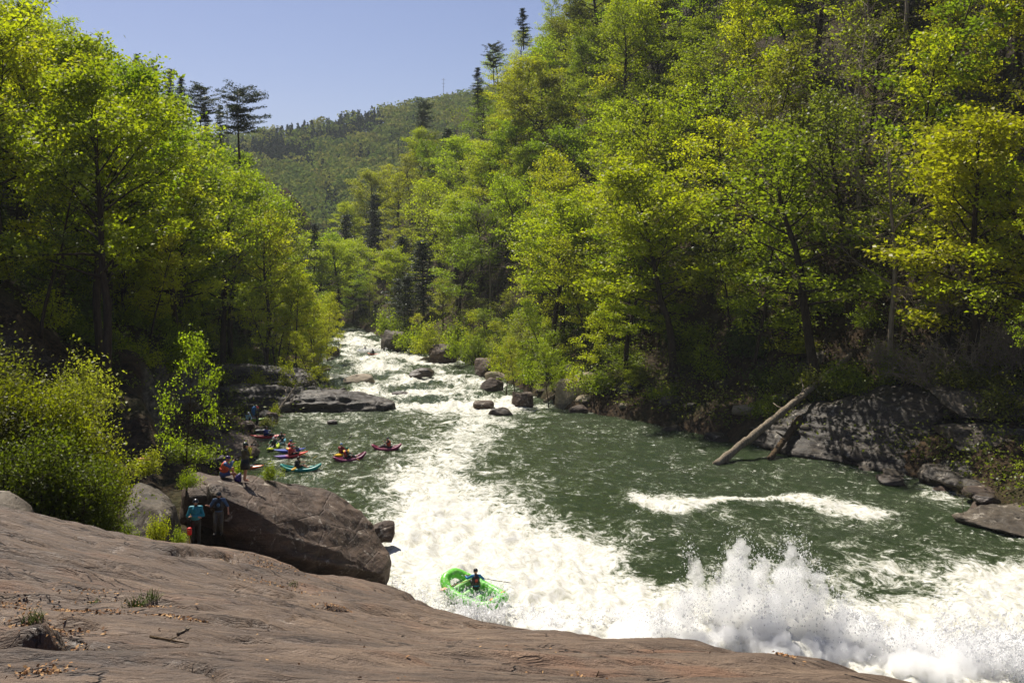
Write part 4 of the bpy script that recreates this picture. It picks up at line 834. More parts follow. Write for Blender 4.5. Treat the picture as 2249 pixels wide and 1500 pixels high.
for px, py, Y, W, H, c, lb in [(1690, 915, 88, 3.6, 2.4, 'fresh green', "drooping shrub where the pale log meets the long cliff"), (1790, 885, 86, 4.4, 2.6, 'olive', "olive shrub drooping over the middle of the long cliff's crest"), (1870, 860, 85, 4.6, 3.0, 'fresh green', "fresh green shrub over the long cliff's crest, past the log's top"), (1990, 842, 83, 4.4, 2.8, 'fresh green', "fresh green shrub in the gap between long cliff and split rock face"), (2120, 845, 77, 4.0, 2.2, 'olive', "olive shrub sitting on the upper split block")]:
    pbush(px, py, Y, W, H, c, lb)
for k, (px, py, Y, H, kd, c, lb) in enumerate([(745, 705, 232, 19, 'full', 'yellow-green', "yellow-green tree closing the valley at the river bend"), (700, 705, 245, 22, 'full', 'bright green', "bright tree beside the yellow-green one at the river bend"), (775, 705, 226, 13, 'slim', 'bright green', "slim bright tree at the bend's water edge"), (655, 700, 255, 23, 'full', 'yellow-green', "broad yellow-green tree beyond the sunlit sapling stand"), (725, 690, 266, 21, 'full', 'fresh green', "darker green tree deepest in the valley gap"), (790, 690, 250, 19, 'full', 'bright green', "round bright tree just upslope of the valley gap")]):
    p = P(px, py, Y); plant(kd, p[0], Y, H, c, 1.15, z=p[2] - .5, label=lb)
# skyline pines and other single trees that stand out
for px, py, Y, H, k, c, wf, lb in [(527, 372, 165, 13.0, 'pine', 'dark evergreen', 1.25, "tall open pine standing alone against the sky"), (440, 330, 175, 11.0, 'pine', 'dark evergreen', 1.0, "leaning flat-topped pine on the skyline, next to the lone pine"),
                                   (484, 330, 185, 8.5, 'hemlock', 'dark evergreen', .9, "small dark spruce on the skyline between two pines"), (455, 335, 180, 9.0, 'hemlock', 'dark evergreen', .8, "dark narrow spruce below the leaning flat-topped pine"),
                                   (305, 220, 150, 7, 'hemlock', 'dark evergreen', .8, "first dark spruce tip poking above the bright woods"), (341, 245, 152, 7, 'hemlock', 'dark evergreen', .8, "second dark spruce tip poking above the bright woods"), (370, 255, 155, 7.5, 'hemlock', 'dark evergreen', .9, "third dark spruce tip poking above the bright woods, widest of them"), (397, 265, 158, 7, 'hemlock', 'dark evergreen', .9, "last dark spruce tip above the bright woods, beside the pines"),
                                   (1085, 190, 205, 8.5, 'pine', 'dark evergreen', .9, "dark pine breaking the skyline on the steep slope"), (1150, 110, 190, 8, 'hemlock', 'dark evergreen', 1, "dark hemlock topmost on the steep skyline"), (1050, 240, 215, 9, 'hemlock', 'dark evergreen', 1, "dark hemlock lowest on the steep skyline"),
                                   (925, 330, 290, 14, 'pine', 'dark evergreen', .8, "dark pine standing before the distant hill"), (640, 560, 230, 13, 'hemlock', 'dark evergreen', 1.1, "dark hemlock below the lone pine on the shaded spur"), (690, 610, 235, 13, 'hemlock', 'dark evergreen', 1.1, "dark hemlock at the shaded spur's foot near the bend")]:
    p = P(px, py, Y); plant(k, p[0], Y, H, c, wf, z=p[2], label=lb)

# ------------------------------------------------------------------ leaf litter, grass, twigs on the slab
rl = np.random.default_rng(33)
def litter():
    Cn = []
    for pl, n, wd in [([(545, 1268), (600, 1280), (680, 1292)], 420, .42), ([(140, 1290), (220, 1315), (250, 1325)], 160, .25), ([(100, 1345), (180, 1352), (260, 1360)], 330, .18), ([(30, 1370), (100, 1388), (180, 1390)], 330, .2), ([(560, 1255), (620, 1268)], 250, .4),
                      ([(700, 1326), (760, 1334), (820, 1345)], 260, .2), ([(300, 1338), (360, 1345)], 150, .15), ([(130, 1440), (230, 1448)], 120, .1), ([(0, 1300), (60, 1330)], 200, .3), ([(60, 1490), (140, 1480)], 120, .12), ([(1270, 1470), (1310, 1480)], 60, .06), ([(1700, 1455), (1745, 1462)], 60, .1), ([(330, 1362), (470, 1372)], 90, .1)]:
        w = np.array([on_slab(*p) for p in pl]); t = rl.random(n) * (len(w) - 1); k = t.astype(int); f = (t - k)[:, None]; c = w[k] * (1 - f) + w[k + 1] * f; c[:, :2] += rl.normal(size=(n, 2)) * wd * np.array([1.0, .8]); Cn.append(c)
    a = np.array([on_slab(px, py) for px, py in zip(rl.uniform(0, 1900, 90), rl.uniform(1330, 1500, 90))]); a = a[a[:, 1] < 40]; Cn.append(a)
    Cn = np.vstack(Cn); Cn[:, 2] = slab(Cn[:, 0], Cn[:, 1]) + .012 + .02 * rl.random(len(Cn))
    me = leaf_mesh("leaf_litter", Cn, rl.uniform(.02, .075, len(Cn)), up_normals(len(Cn), rl, .45), rl.random(len(Cn)), None, rl)
    q = N("dry_leaf"); t = q.n('Attribute', attribute_name='tint'); q.princ(q.ramp(t.outputs['Fac'], [(0, lin(70, 46, 28)), (.5, lin(138, 96, 56)), (1, lin(186, 148, 98))]), .8)
    me.materials.clear(); me.materials.append(q.m); return obj("leaf_litter", me)
tag(litter(), kind='stuff', label="dry brown leaves gathered in the slab's hollows")
def grass_tuft(px, py, h, n, label, col=(0.14, 0.19, 0.03)):
    p = on_slab(px, py); rg_ = np.random.default_rng(int(px)); mb = MB()
    for k in range(n):
        b = rg_.normal(size=3) * .07; b[2] = 0; d = rg_.normal(size=3) * .5; d[2] = 1; e = b + d / np.linalg.norm(d) * h * rg_.uniform(.5, 1.1); m = (b + e) / 2; m[2] += .12 * h; mb.tube(np.array([b, m, e]), [.006, .005, .001], 3, False)
    m = bpy.data.materials.get("grass_blade") or mat_plain("grass_blade", (*col, 1), .6)
    o = obj("grass_tuft", mb.mesh("grass_tuft", m), loc=(p[0], p[1], slab(p[0:1], p[1:2])[0] - .01)); tag(o, label, 'grass tuft')
grass_tuft(300, 1340, .28, 60, "largest green grass tuft growing from the long slab crack"); grass_tuft(330, 1336, .2, 40, "smaller grass tuft next to the largest, in the same crack"); grass_tuft(75, 1380, .16, 40, "dark green tuft among dry leaves at the slab's near rim")
grass_tuft(205, 1325, .14, 20, "thin grass tuft in the dry leaves above the long crack"); grass_tuft(645, 1282, .18, 25, "yellowish grass tuft in the leaf-filled hollow by the boulder")
for k, (a, b, lb) in enumerate([((390, 1396), (420, 1385), "short brown stick on the slab below the long crack"), ((220, 1400), (265, 1392), "bent dark twig on the slab near the rim step"), ((950, 1411), (1005, 1416), "thin twig at the slab's crest above the raft"), ((330, 1408), (415, 1418), "pale stick lying along a crack in the slab"), ((145, 1440), (215, 1452), "dry twig beside the rim step"), ((1290, 1478), (1330, 1490), "knobbly grey twig low on the slab"), ((560, 1320), (585, 1324), "tiny stick on the slab in front of the boulder"), ((880, 1352), (945, 1362), "slim stick at the slab's steep side")]):
    p0, p1 = on_slab(*a), on_slab(*b); c = (p0 + p1) / 2; mb = MB(); m = (p0 + p1) / 2 + np.array([0, 0, .03]); 
    for q_ in (p0, m, p1): q_[2] = slab(q_[0:1], q_[1:2])[0] + .015
    mb.tube(np.array([p0, m, p1]) - c, [.018, .014, .006], 5); d = p1 - p0; mb.tube(np.array([m, m + d * .18 + np.array([0, .06, .04])]) - c, [.010, .004], 4)
    tag(obj("twig", mb.mesh("twig", M_logdark if k % 2 else M_log), loc=c), lb, 'twig')

# ------------------------------------------------------------------ undergrowth on the slopes
def undergrowth():
    Cn = []; T = []
    for side, n in ((1, 6500), (-1, 2400)):
        y = 56 + 200 * rl.random(n) ** 1.1; s = 1.0 + 55 * rl.random(n) ** 1.3; x = (XR(y) + s) if side > 0 else (XL(y) - s)
        if side < 0: ok = (y > 66); y, x = y[ok], x[ok]
        z = terrain(x, y); px = CX + x / y * FPX; ok = (px > -150) & (px < 2400); x, y, z = x[ok], y[ok], z[ok]
        m = 16; k = len(x); h = rl.uniform(.4, 2.0, k); c = np.stack([x, y, z], -1)[:, None, :] + rl.normal(size=(k, m, 3)) * (h[:, None, None] * np.array([.55, .55, .3])); c[:, :, 2] += h[:, None] * .55
        Cn.append(c.reshape(-1, 3)); T.append(np.clip(np.repeat(rl.random(k), m) * .6 + rl.random(k * m) * .4, 0, 1))
    Cn = np.vstack(Cn); n = len(Cn); me = leaf_mesh("undergrowth", Cn, rl.uniform(.14, .34, n), up_normals(n, rl, .8), np.concatenate(T), M_leaf, rl); o = obj("undergrowth", me); o.color = (.14, .155, .022, 1); return o
tag(undergrowth(), kind='stuff', label="low leafy undergrowth covering the slopes beneath the trees")

# ------------------------------------------------------------------ people
def person(label, loc, rotz, J, wear, group=None, tilt=(0, 0), skinm=None):
    """J: joints in metres, +Y forward. wear: clothing parts."""
    D = dict(hip=(0, 0, .93), chest=(0, 0, 1.33), neck=(0, .01, 1.48), head=(0, .03, 1.62))
    D.update(J); D = {k: np.array(v, float) for k, v in D.items()}
    for sgn, sd_ in ((-1, 'l'), (1, 'r')):
        D.setdefault('sh_' + sd_, D['chest'] + np.array([sgn * .185, 0, .09])); D.setdefault('hp_' + sd_, D['hip'] + np.array([sgn * .10, 0, -.02]))
    root = thing("person", label, 'person', loc, (tilt[0], tilt[1], rotz), group); sk = skinm or M_skin
    mb = MB(); hd = D['head']; fw = D.get('face', np.array([0, 1.0, -.05])); fw = fw / np.linalg.norm(fw); rt = np.cross(fw, [0, 0, 1.0]); rt /= np.linalg.norm(rt)
    mb.cap(D['hip'], D['hip'] * .5 + D['chest'] * .5, .145, .13); mb.cap(D['hip'] * .5 + D['chest'] * .5, D['chest'], .13, .155); mb.cap(D['sh_l'], D['sh_r'], .07, .07); mb.cap(D['chest'] + [0, 0, .05], D['neck'], .09, .055); mb.cap(D['neck'], hd, .054, .06)
    mb.ell(hd + [0, 0, .02], (.078, .095, .118)); mb.cap(hd + fw * .05 - [0, 0, .07], hd + fw * .06 - [0, 0, .06], .045, .035); mb.cap(hd + fw * .088 + [0, 0, .02], hd + fw * .112 - [0, 0, .015], .013, .017)
    for s in (-1, 1): mb.ell(hd + rt * s * .08, (.015, .025, .035))
    ex = MB()
    for s in 'lr':
        a, b, c = D['sh_' + s], D['el_' + s], D['wr_' + s]; mb.cap(a, b, .056, .043); mb.cap(b, c, .043, .030)
        f = (c - b) / np.linalg.norm(c - b); sd2 = np.cross(f, [0, 0, 1.0]); sd2 = sd2 / (np.linalg.norm(sd2) + 1e-6); up = np.cross(sd2, f); pm_ = c + f * .055; mb.cap(c, pm_, .030, .036); curl = D.get('curl', np.array([.6]))[0]
        for k in range(4):
            o_ = pm_ + sd2 * (k - 1.5) * .019 + f * .02; l = (.040, .046, .043, .034)[k]; p1 = o_ + f * l * (1 - .3 * curl) - up * l * .5 * curl; p2 = p1 + f * l * .6 * (1 - curl) - up * l * .8 * curl; ex.tube(np.array([o_, p1, p2]), [.0095, .009, .007], 5)
        tb = c + f * .03 + sd2 * (.035 if s == 'l' else -.035); ex.tube(np.array([c + f * .02, tb, tb + f * .035 - up * .015]), [.012, .011, .008], 5)
        h, k_, an = D['hp_' + s], D['kn_' + s], D['an_' + s]; mb.cap(h, k_, .088, .058); mb.cap(k_, k_ * .6 + an * .4, .055, .054); mb.cap(k_ * .6 + an * .4, an, .054, .038); toe = D.get('to_' + s, an + np.array([0, .17, -.045])); mb.cap(an - [0, 0, .03], toe, .042, .034)
    obj("body", mb.remesh("body", sk, .017, ex), root)
    for s in (-1, 1):
        e = MB(); e.ell(hd + fw * .082 + rt * s * .032 + [0, 0, .03], (.012, .012, .010), 6, 4); obj("eye", e.mesh("eye", pm(30, 24, 20)), root)
    if 'beard' in wear: b = MB(); b.cap(hd + fw * .055 - [0, 0, .085], hd + fw * .07 - [0, 0, .07], .05, .042); obj("beard", b.remesh("beard", pm(*wear['beard']), .016), root)
    if 'hair' in wear: b = MB(); b.ell(hd - fw * .025 + [0, 0, .02], (.092, .1, .115)); b.cap(hd - fw * .06, hd - fw * .07 - [0, 0, .16], .06, .04); obj("hair", b.remesh("hair", pm(*wear['hair']), .02), root)
    if 'helmet' in wear:
        b = MB(); n = 16; ring = []; c0 = hd + [0, 0, .035]; th = np.linspace(0.02, 1.0, 6) * R(98); 
        V = []; 
        for t in th:
            for k in range(n): a = k / n * 6.2832; V.append(c0 + rt * .112 * math.sin(t) * math.cos(a) + fw * .130 * math.sin(t) * math.sin(a) + np.array([0, 0, .118 * math.cos(t)]))
        i = np.arange(5)[:, None] * n; j = np.arange(n)[None]; jn = (j + 1) % n; b.add(np.array(V), np.stack([i + j, i + n + j, i + n + jn, i + jn], -1).reshape(-1, 4))
        hm = obj("helmet", b.mesh("helmet", pm(*wear['helmet'], .3, "shell")), root); v = MB(); v.tube(np.array([c0 + rt * .1 * math.cos(a) + fw * (.125 * math.sin(a) + .02) + np.array([0, 0, -.002]) for a in np.linspace(.5, 2.64, 7)]), .014, 5); obj("visor", v.mesh("visor", pm(*wear['helmet'], .3, "shell")), hm)
        st = MB(); st.tube(np.array([c0 + rt * .1 - [0, 0, .02], hd + rt * .07 - [0, 0, .08], hd + fw * .04 - [0, 0, .115], hd - rt * .07 - [0, 0, .08], c0 - rt * .1 - [0, 0, .02]]), .008, 4); obj("chin_strap", st.mesh("chin_strap", pm(20, 20, 22)), hm)
    if 'top' in wear:
        b = MB(); b.cap(D['hip'] + [0, 0, .04], D['hip'] * .5 + D['chest'] * .5, .165, .155); b.cap(D['hip'] * .5 + D['chest'] * .5, D['chest'], .155, .175); b.cap(D['sh_l'], D['sh_r'], .09, .09); b.cap(D['chest'] + [0, 0, .05], D['neck'] - [0, 0, .01], .1, .07)
        for s in 'lr':
            a, e, c = D['sh_' + s], D['el_' + s], D['wr_' + s]; b.cap(a, e, .074, .060)
            if wear.get('sleeve', 'long') == 'long': b.cap(e, e + (c - e) * .93, .060, .044)
        obj("jacket" if wear.get('sleeve', 'long') == 'long' else "shirt", b.remesh("jacket", pm(*wear['top']), .02), root)
    if 'cuff' in wear:
        for s in 'lr': b = MB(); e, c = D['el_' + s], D['wr_' + s]; b.cap(e + (c - e) * .1, e + (c - e) * .85, .066, .052); obj("sleeve", b.remesh("sleeve", pm(*wear['cuff']), .02), root)
    if 'vest' in wear:
        b = MB(); m = D['hip'] * .62 + D['chest'] * .38; b.cap(m, D['chest'] - [0, 0, .02], .185, .20); b.cap(D['sh_l'] * .6 + D['sh_r'] * .4 + [0, 0, .02], D['sh_r'] * .6 + D['sh_l'] * .4 + [0, 0, .02], .085, .085)
        vt = obj("life_vest", b.remesh("life_vest", pm(*wear['vest']), .025), root); bl = MB(); cc = m + (D['chest'] - m) * .25
        up = (D['chest'] - m) / np.linalg.norm(D['chest'] - m); fx = np.cross([1.0, 0, 0], up)*-1; bl.tube(np.array([cc + np.array([1.0, 0, 0]) * .205 * math.cos(a) + np.cross(up, [1.0, 0, 0]) * .205 * math.sin(a) for a in np.linspace(0, 6.2832, 13)[:-1]]), .02, 5, close=True); obj("belt", bl.mesh("belt", pm(*wear.get('belt', (24, 24, 26)))), vt)
        if 'patch' in wear: pz = MB(); sg = wear.get('patch_side', 1); pz.ell((m + D['chest']) / 2 + np.array([0, sg * .19, .06]), (.07, .03, .08)); obj("patch", pz.mesh("patch", pm(*wear['patch'])), vt)
    if 'bottom' in wear:
        b = MB(); b.cap(D['hip'] + [0, 0, .03], D['hip'] - [0, 0, .03], .168, .16)
        for s in 'lr':
            h, k_, an = D['hp_' + s], D['kn_' + s], D['an_' + s]; L = wear.get('leg', 1.0)
            b.cap(h, h + (k_ - h) * min(1, L * 2), .108, .09 if L < .6 else .075)
            if L > .6: b.cap(k_, an, .074, .058)
        obj("trousers" if wear.get('leg', 1) > .6 else "shorts", b.remesh("trousers", pm(*wear['bottom']), .022), root)
    if 'skirt' in wear:
        b = MB(); b.tube(np.array([D['hip'] + [0, 0, .10], D['hip'] + [0, .01, -.12], D['hip'] + [0, .02, -.36]]), [.17, .21, .23], 14); obj("spray_skirt", b.mesh("spray_skirt", pm(*wear['skirt'])), root)
    if 'shoe' in wear:
        for s in 'lr': an = D['an_' + s]; toe = D.get('to_' + s, an + np.array([0, .17, -.045])); b = MB(); b.cap(an - [0, 0, .035], toe, .055, .045); obj("shoe", b.remesh("shoe", pm(*wear['shoe']), .018), root)
    return root, D
ST = dict(kn_l=(-.11, .03, .50), kn_r=(.11, .03, .50), an_l=(-.12, -.02, .09), an_r=(.12, -.02, .09))
ARMDN = dict(el_l=(-.27, -.02, 1.14), el_r=(.27, -.02, 1.14), wr_l=(-.27, .10, .92), wr_r=(.27, .10, .92))
def seated(lean=0.0, lh=(-.28, .42, .46), rh=(.28, .42, .46), **kw):
    d = dict(hip=(0, 0, .14), chest=(0, .04 + lean, .54), neck=(0, .07 + lean * 1.3, .69), head=(0, .10 + lean * 1.4, .83), kn_l=(-.17, .48, .30), kn_r=(.17, .48, .30), an_l=(-.13, .88, .12), an_r=(.13, .88, .12), to_l=(-.15, .97, .22), to_r=(.15, .97, .22), wr_l=lh, wr_r=rh)
    l, r = np.array(lh), np.array(rh); d['el_l'] = ((np.array([-.185, .04 + lean, .63]) + l) / 2 + np.array([-.09, -.06, -.08])).tolist(); d['el_r'] = ((np.array([.185, .04 + lean, .63]) + r) / 2 + np.array([.09, -.06, -.08])).tolist(); d.update(kw); return d

# ------------------------------------------------------------------ boats and paddles
def kayak_inflatable(label, loc, rotz, L, W, col, inner, group, tilt=(0, 0)):
    root = thing("inflatable_kayak", label, 'kayak', loc, (tilt[0], tilt[1], rotz), group); n = 40; pts = []
    for k in range(n):
        a = k / n * 6.2832; y = math.sin(a); x = math.cos(a); xx = W * .5 * np.sign(x) * abs(x) ** .55 * (1 - .55 * abs(y) ** 3); pts.append([xx, L * .5 * y, .10 + .34 * abs(y) ** 3.2])
    rr = .135 * np.array([1 - .28 * abs(math.sin(k / n * 6.2832)) ** 4 for k in range(n)]); mb = MB(); mb.tube(np.array(pts), rr, 10, close=True); obj("side_tube", mb.mesh("side_tube", pm(*col, .35, "vinyl")), root)
    f = MB(); yy_ = np.linspace(-.43, .43, 9); 
    for k in (-1, 0, 1): f.tube(np.array([[k * W * .19, y * L, .02 + .9 * abs(y * 2 * .9) ** 3.2 * .3] for y in yy_]), .075, 8)
    obj("floor", f.mesh("floor", pm(*inner, .45, "vinyl")), root)
    s = MB(); s.cap((-.22, -.42, .22), (.22, -.42, .22), .08, .08); s.cap((-.2, -.46, .36), (.2, -.46, .36), .06, .06); obj("seat", s.mesh("seat", pm(30, 30, 34)), root)
    h = MB(); h.tube(np.array([[-.06, L * .5 - .02, .45], [0, L * .5 + .04, .54], [.06, L * .5 - .02, .45]]), .012, 5); obj("grab_loop", h.mesh("grab_loop", pm(24, 24, 26)), root)
    return root
def mat_twotone(name, front, mid, back, L):
    q = N(name); s = q.n('SeparateXYZ'); q.l(q.objc(), s.inputs[0]); v = q.math('ADD', q.math('DIVIDE', s.outputs[1], L), .5); q.princ(q.ramp(v, [(.30, lin(*back)), (.42, lin(*mid)), (.66, lin(*mid)), (.8, lin(*front))]), .3, None, .5); return q.m
def kayak_hard(label, loc, rotz, L, W, cols, group, tilt=(0, 0), name="kayak"):
    root = thing(name, label, 'kayak', loc, (tilt[0], tilt[1], rotz), group); m, n = 17, 14; V = []
    for i in range(m):
        t = i / (m - 1) * 2 - 1; w_ = W * .5 * max(.03, (1 - abs(t) ** 2.4)) ** .7; h_ = .16 * max(.12, 1 - abs(t) ** 3); zc = .14 + .20 * abs(t) ** 2.4
        for k in range(n): a = k / n * 6.2832; V.append([w_ * math.cos(a), t * L * .5, zc + h_ * math.sin(a) * (1.0 if math.sin(a) > 0 else .9)])
    i = np.arange(m - 1)[:, None] * n; j = np.arange(n)[None]; jn = (j + 1) % n; F = np.stack([i + j, i + jn, i + n + jn, i + n + j], -1).reshape(-1, 4)
    obj("hull", mk_mesh("hull", V, [F, np.array([list(range(n))[::-1], list(range((m - 1) * n, m * n))])], mat_twotone("plastic_hull", *cols, L)), root)
    r = MB(); r.tube(np.array([[.24 * math.cos(a), .08 + .40 * math.sin(a), .315] for a in np.linspace(0, 6.2832, 21)[:-1]]), .022, 6, close=True); rim = obj("cockpit_rim", r.mesh("cockpit_rim", pm(22, 22, 24)), root)
    d = MB(); d.ell((0, .08, .315), (.235, .39, .035)); obj("spray_deck", d.mesh("spray_deck", pm(26, 26, 30)), root)
    for s in (-1, 1): h = MB(); h.tube(np.array([[-.05, s * L * .41, .31], [0, s * L * .41, .37], [.05, s * L * .41, .31]]), .012, 5); obj("grab_loop", h.mesh("grab_loop", pm(20, 20, 22)), root)
    return root
def paddle(label, c, d, blade, shaft=(28, 28, 30), L=1.95, roll=0.6, group="paddles held by the boaters", single=False):
    d = np.array(d, float); d /= np.linalg.norm(d); o = thing("paddle", label, 'paddle', tuple(c), (0, 0, 0), group); mb = MB(); mb.tube(np.array([-d * L * .42, d * L * .42]), .016, 6); obj("shaft", mb.mesh("shaft", pm(*shaft, .4)), o)
    u = np.cross(d, [0, 0, 1.0]); u /= np.linalg.norm(u) + 1e-6; w_ = np.cross(u, d)
    for s in ((1,) if single else (-1, 1)):
        uu = u * math.cos(roll * s) + w_ * math.sin(roll * s); nn = np.cross(d, uu); b = MB(); b.ell((0, 0, 0), (.105, .25, .014), 12, 6, np.stack([uu, d, nn], 1)); bo = obj("blade", b.mesh("blade", pm(*blade, .4)), o); bo.location = d * s * (L * .42 + .2)
    return o
KG = "boaters waiting in the cove"
def loc_at(px, py, z=0.0): p = G(px, py, z); return (p[0], p[1], z)
def fwd(a): return np.array([-math.sin(a), math.cos(a), 0.0])
def rightv(a): return np.array([math.cos(a), math.sin(a), 0.0])
def crew(base, rotz, off, J, wear, label, zoff=.10, rz2=None):
    a = rotz if rz2 is None else rz2; b = np.array(base) + fwd(rotz) * off; return person(label, (b[0], b[1], b[2] + zoff), a, J, wear, KG), b
# 1 teal inflatable
l = loc_at(661, 1033, -.03); rz = R(-86); kayak_inflatable("teal inflatable kayak, broadside, closest to the big boulder", l, rz, 2.95, .92, (22, 150, 138), (16, 92, 88), "kayaks in the cove")
(_, b) = crew(l, rz, -.35, seated(.05, (-.2, .55, .50), (.3, .50, .36)), dict(top=(34, 32, 34), sleeve='short', vest=(26, 26, 28), bottom=(30, 30, 34), leg=.5, hair=(40, 28, 22), helmet=(60, 40, 34)), "person in black top paddling the teal inflatable kayak")
paddle("paddle with yellow blades across the teal kayak", b + fwd(rz) * .60 + np.array([0, 0, .56]), fwd(rz) * .75 + rightv(rz) * -.8 + np.array([0, 0, .30]), (232, 184, 50), group=None)
# 2 magenta A
l = loc_at(769, 1011, -.03); rz = R(-70); kayak_inflatable("magenta inflatable kayak with its bow lifted, yellow paddle alongside", l, rz, 2.5, .9, (128, 26, 78), (70, 18, 50), "kayaks in the cove", (R(5), 0))
(_, b) = crew(l, rz, -.35, seated(0, (-.25, .5, .42), (.32, .35, .30)), dict(top=(40, 36, 38), vest=(190, 52, 34), bottom=(28, 28, 34), helmet=(20, 110, 74)), "person with green helmet and red vest in the magenta kayak")
paddle("paddle with yellow blades held low beside the magenta kayak", b + fwd(rz) * .45 + np.array([0, 0, .40]), rightv(rz) * .95 + fwd(rz) * .35 + np.array([0, 0, -.16]), (236, 190, 52), group=None)
# 3 yellow kayak behind
l = loc_at(750, 1002, -.04); rz = R(-20); kayak_hard("short yellow kayak mostly hidden behind the magenta kayak", l, rz, 2.4, .66, ((236, 196, 40), (230, 186, 36), (226, 180, 30)), "kayaks in the cove")
(_, b) = crew(l, rz, -.1, seated(0, (-.24, .36, .62), (.30, .36, .42)), dict(top=(150, 34, 40), vest=(120, 30, 36), bottom=(30, 30, 34), helmet=(30, 104, 168), cuff=(150, 34, 40)), "person with bright blue helmet and dark red jacket behind the magenta kayak")
paddle("black-bladed paddle raised by the person with bright blue helmet", b + np.array([.12, -.1, .78]), (.62, .1, .75), (22, 22, 26), group=None)
# 4 magenta B
l = loc_at(849, 988, -.03); rz = R(97); kayak_inflatable("magenta inflatable kayak farthest out in the pool", l, rz, 2.35, .88, (140, 26, 72), (74, 18, 48), "kayaks in the cove")
(_, b) = crew(l, rz, -.22, seated(.02, (-.05, .42, .62), (.26, .32, .40)), dict(top=(52, 46, 44), vest=(208, 74, 38), bottom=(60, 52, 46), helmet=(34, 36, 40)), "person with dark helmet and orange vest in the farthest magenta kayak")
paddle("black-bladed paddle held upright in the farthest magenta kayak", b + fwd(rz) * .42 + np.array([0, 0, .62]), fwd(rz) * .28 + np.array([0.05, -.2, .9]), (24, 26, 28), group=None)
# 5 red-orange / purple
l = loc_at(640, 1005, -.04); rz = R(-68); kayak_hard("red kayak with orange bow and purple stern, between teal and blue boats", l, rz, 2.75, .66, ((226, 70, 30), (190, 36, 42), (92, 60, 150)), "kayaks in the cove", (R(4), 0))
(_, b) = crew(l, rz, -.12, seated(.02, (-.25, .42, .46), (.30, .42, .40)), dict(top=(190, 44, 34), vest=(206, 52, 32), bottom=(30, 30, 34), helmet=(46, 44, 34)), "person with olive helmet and red vest in the red and purple kayak")
paddle("yellow-bladed paddle across the red and purple kayak", b + fwd(rz) * .50 + np.array([0, 0, .46]), rightv(rz) * .9 + fwd(rz) * .5 + np.array([0, 0, -.12]), (234, 170, 40), group=None)
# 6 blue
l = loc_at(636, 994, -.04); rz = R(-76); kayak_hard("bright blue kayak lying behind the red and purple one", l, rz, 2.6, .66, ((40, 70, 170), (44, 64, 160), (50, 76, 176)), "kayaks in the cove")
(_, b) = crew(l, rz, .0, seated(0, (-.25, .42, .60), (.30, .40, .46)), dict(top=(186, 34, 40), vest=(204, 40, 36), bottom=(30, 30, 34), helmet=(34, 92, 140)), "person with blue helmet and red vest in the blue kayak")
paddle("black-bladed paddle pointing at the shore from the blue kayak", b + np.array([-.15, -.25, .68]), (-.85, .1, .38), (20, 20, 22), group=None)
# 7 lime end-on
l = loc_at(600, 988, -.04); rz = R(172); kayak_hard("lime yellow kayak pointing at the viewer", l, rz, 2.5, .70, ((196, 210, 40), (190, 204, 40), (180, 200, 44)), "kayaks in the cove")
(_, b) = crew(l, rz, -.2, seated(0, (-.34, .36, .44), (.34, .36, .44)), dict(top=(34, 110, 66), vest=(34, 38, 40), bottom=(30, 30, 34), helmet=(150, 154, 160)), "person with grey helmet and green jacket in the lime kayak")
# 8 white-blue
l = loc_at(613, 977, -.04); rz = R(165); kayak_hard("white and pale blue kayak end beside the lime kayak", l, rz, 2.3, .64, ((206, 222, 226), (150, 190, 200), (90, 150, 170)), "kayaks in the cove")
(_, b) = crew(l, rz, -.5, seated(0, (-.3, .36, .50), (.3, .36, .44)), dict(top=(30, 32, 34), vest=(26, 28, 30), bottom=(26, 26, 30), helmet=(34, 36, 38)), "person all in black in the white and pale blue kayak")
# 9 red long
l = loc_at(588, 963, -.04); rz = R(-84); kayak_hard("long red kayak touching the shore, highest in the cove", l, rz, 3.1, .66, ((206, 60, 60), (196, 36, 34), (214, 48, 36)), "kayaks in the cove")
(_, b) = crew(l, rz, -.2, seated(0, (-.2, .45, .56), (.3, .42, .44)), dict(top=(34, 58, 150), vest=(36, 60, 150), bottom=(30, 30, 34), hair=(46, 34, 28), helmet=(70, 52, 44)), "person in royal blue jacket sitting in the long red kayak")
paddle("pale paddle held upright by the person in royal blue", b + fwd(rz) * .5 + np.array([0, 0, .70]), (.12, 0, 1), (190, 186, 176), (150, 146, 140), group=None)
# 10 orange tip
l = loc_at(545, 1031, -.02); rz = R(-88); kayak_hard("orange kayak bow sticking out behind the standing photographer", l, rz, 2.4, .66, ((232, 110, 36), (226, 100, 32), (220, 92, 30)), "kayaks in the cove")
# far boats
l = loc_at(803, 772, -1.45); rz = R(80); kayak_hard("distant blue kayak riding the rapid", l, rz, 2.6, .66, ((40, 90, 190), (40, 90, 190), (40, 90, 190)), "kayaks in the rapid")
crew(l, rz, 0, seated(0), dict(top=(30, 40, 60), vest=(28, 34, 50), bottom=(30, 30, 34), helmet=(26, 28, 34)), "distant person in dark gear in the blue kayak on the rapid")
l = loc_at(820, 780, -1.45); rz = R(60); kayak_hard("distant orange kayak breaking through the rapid's spray", l, rz, 2.5, .66, ((200, 110, 70), (190, 96, 60), (180, 90, 60)), "kayaks in the rapid")
crew(l, rz, -.1, seated(.1), dict(top=(44, 40, 44), vest=(60, 44, 40), bottom=(30, 30, 34), helmet=(40, 36, 38)), "distant person leaning forward in the orange kayak on the rapid")
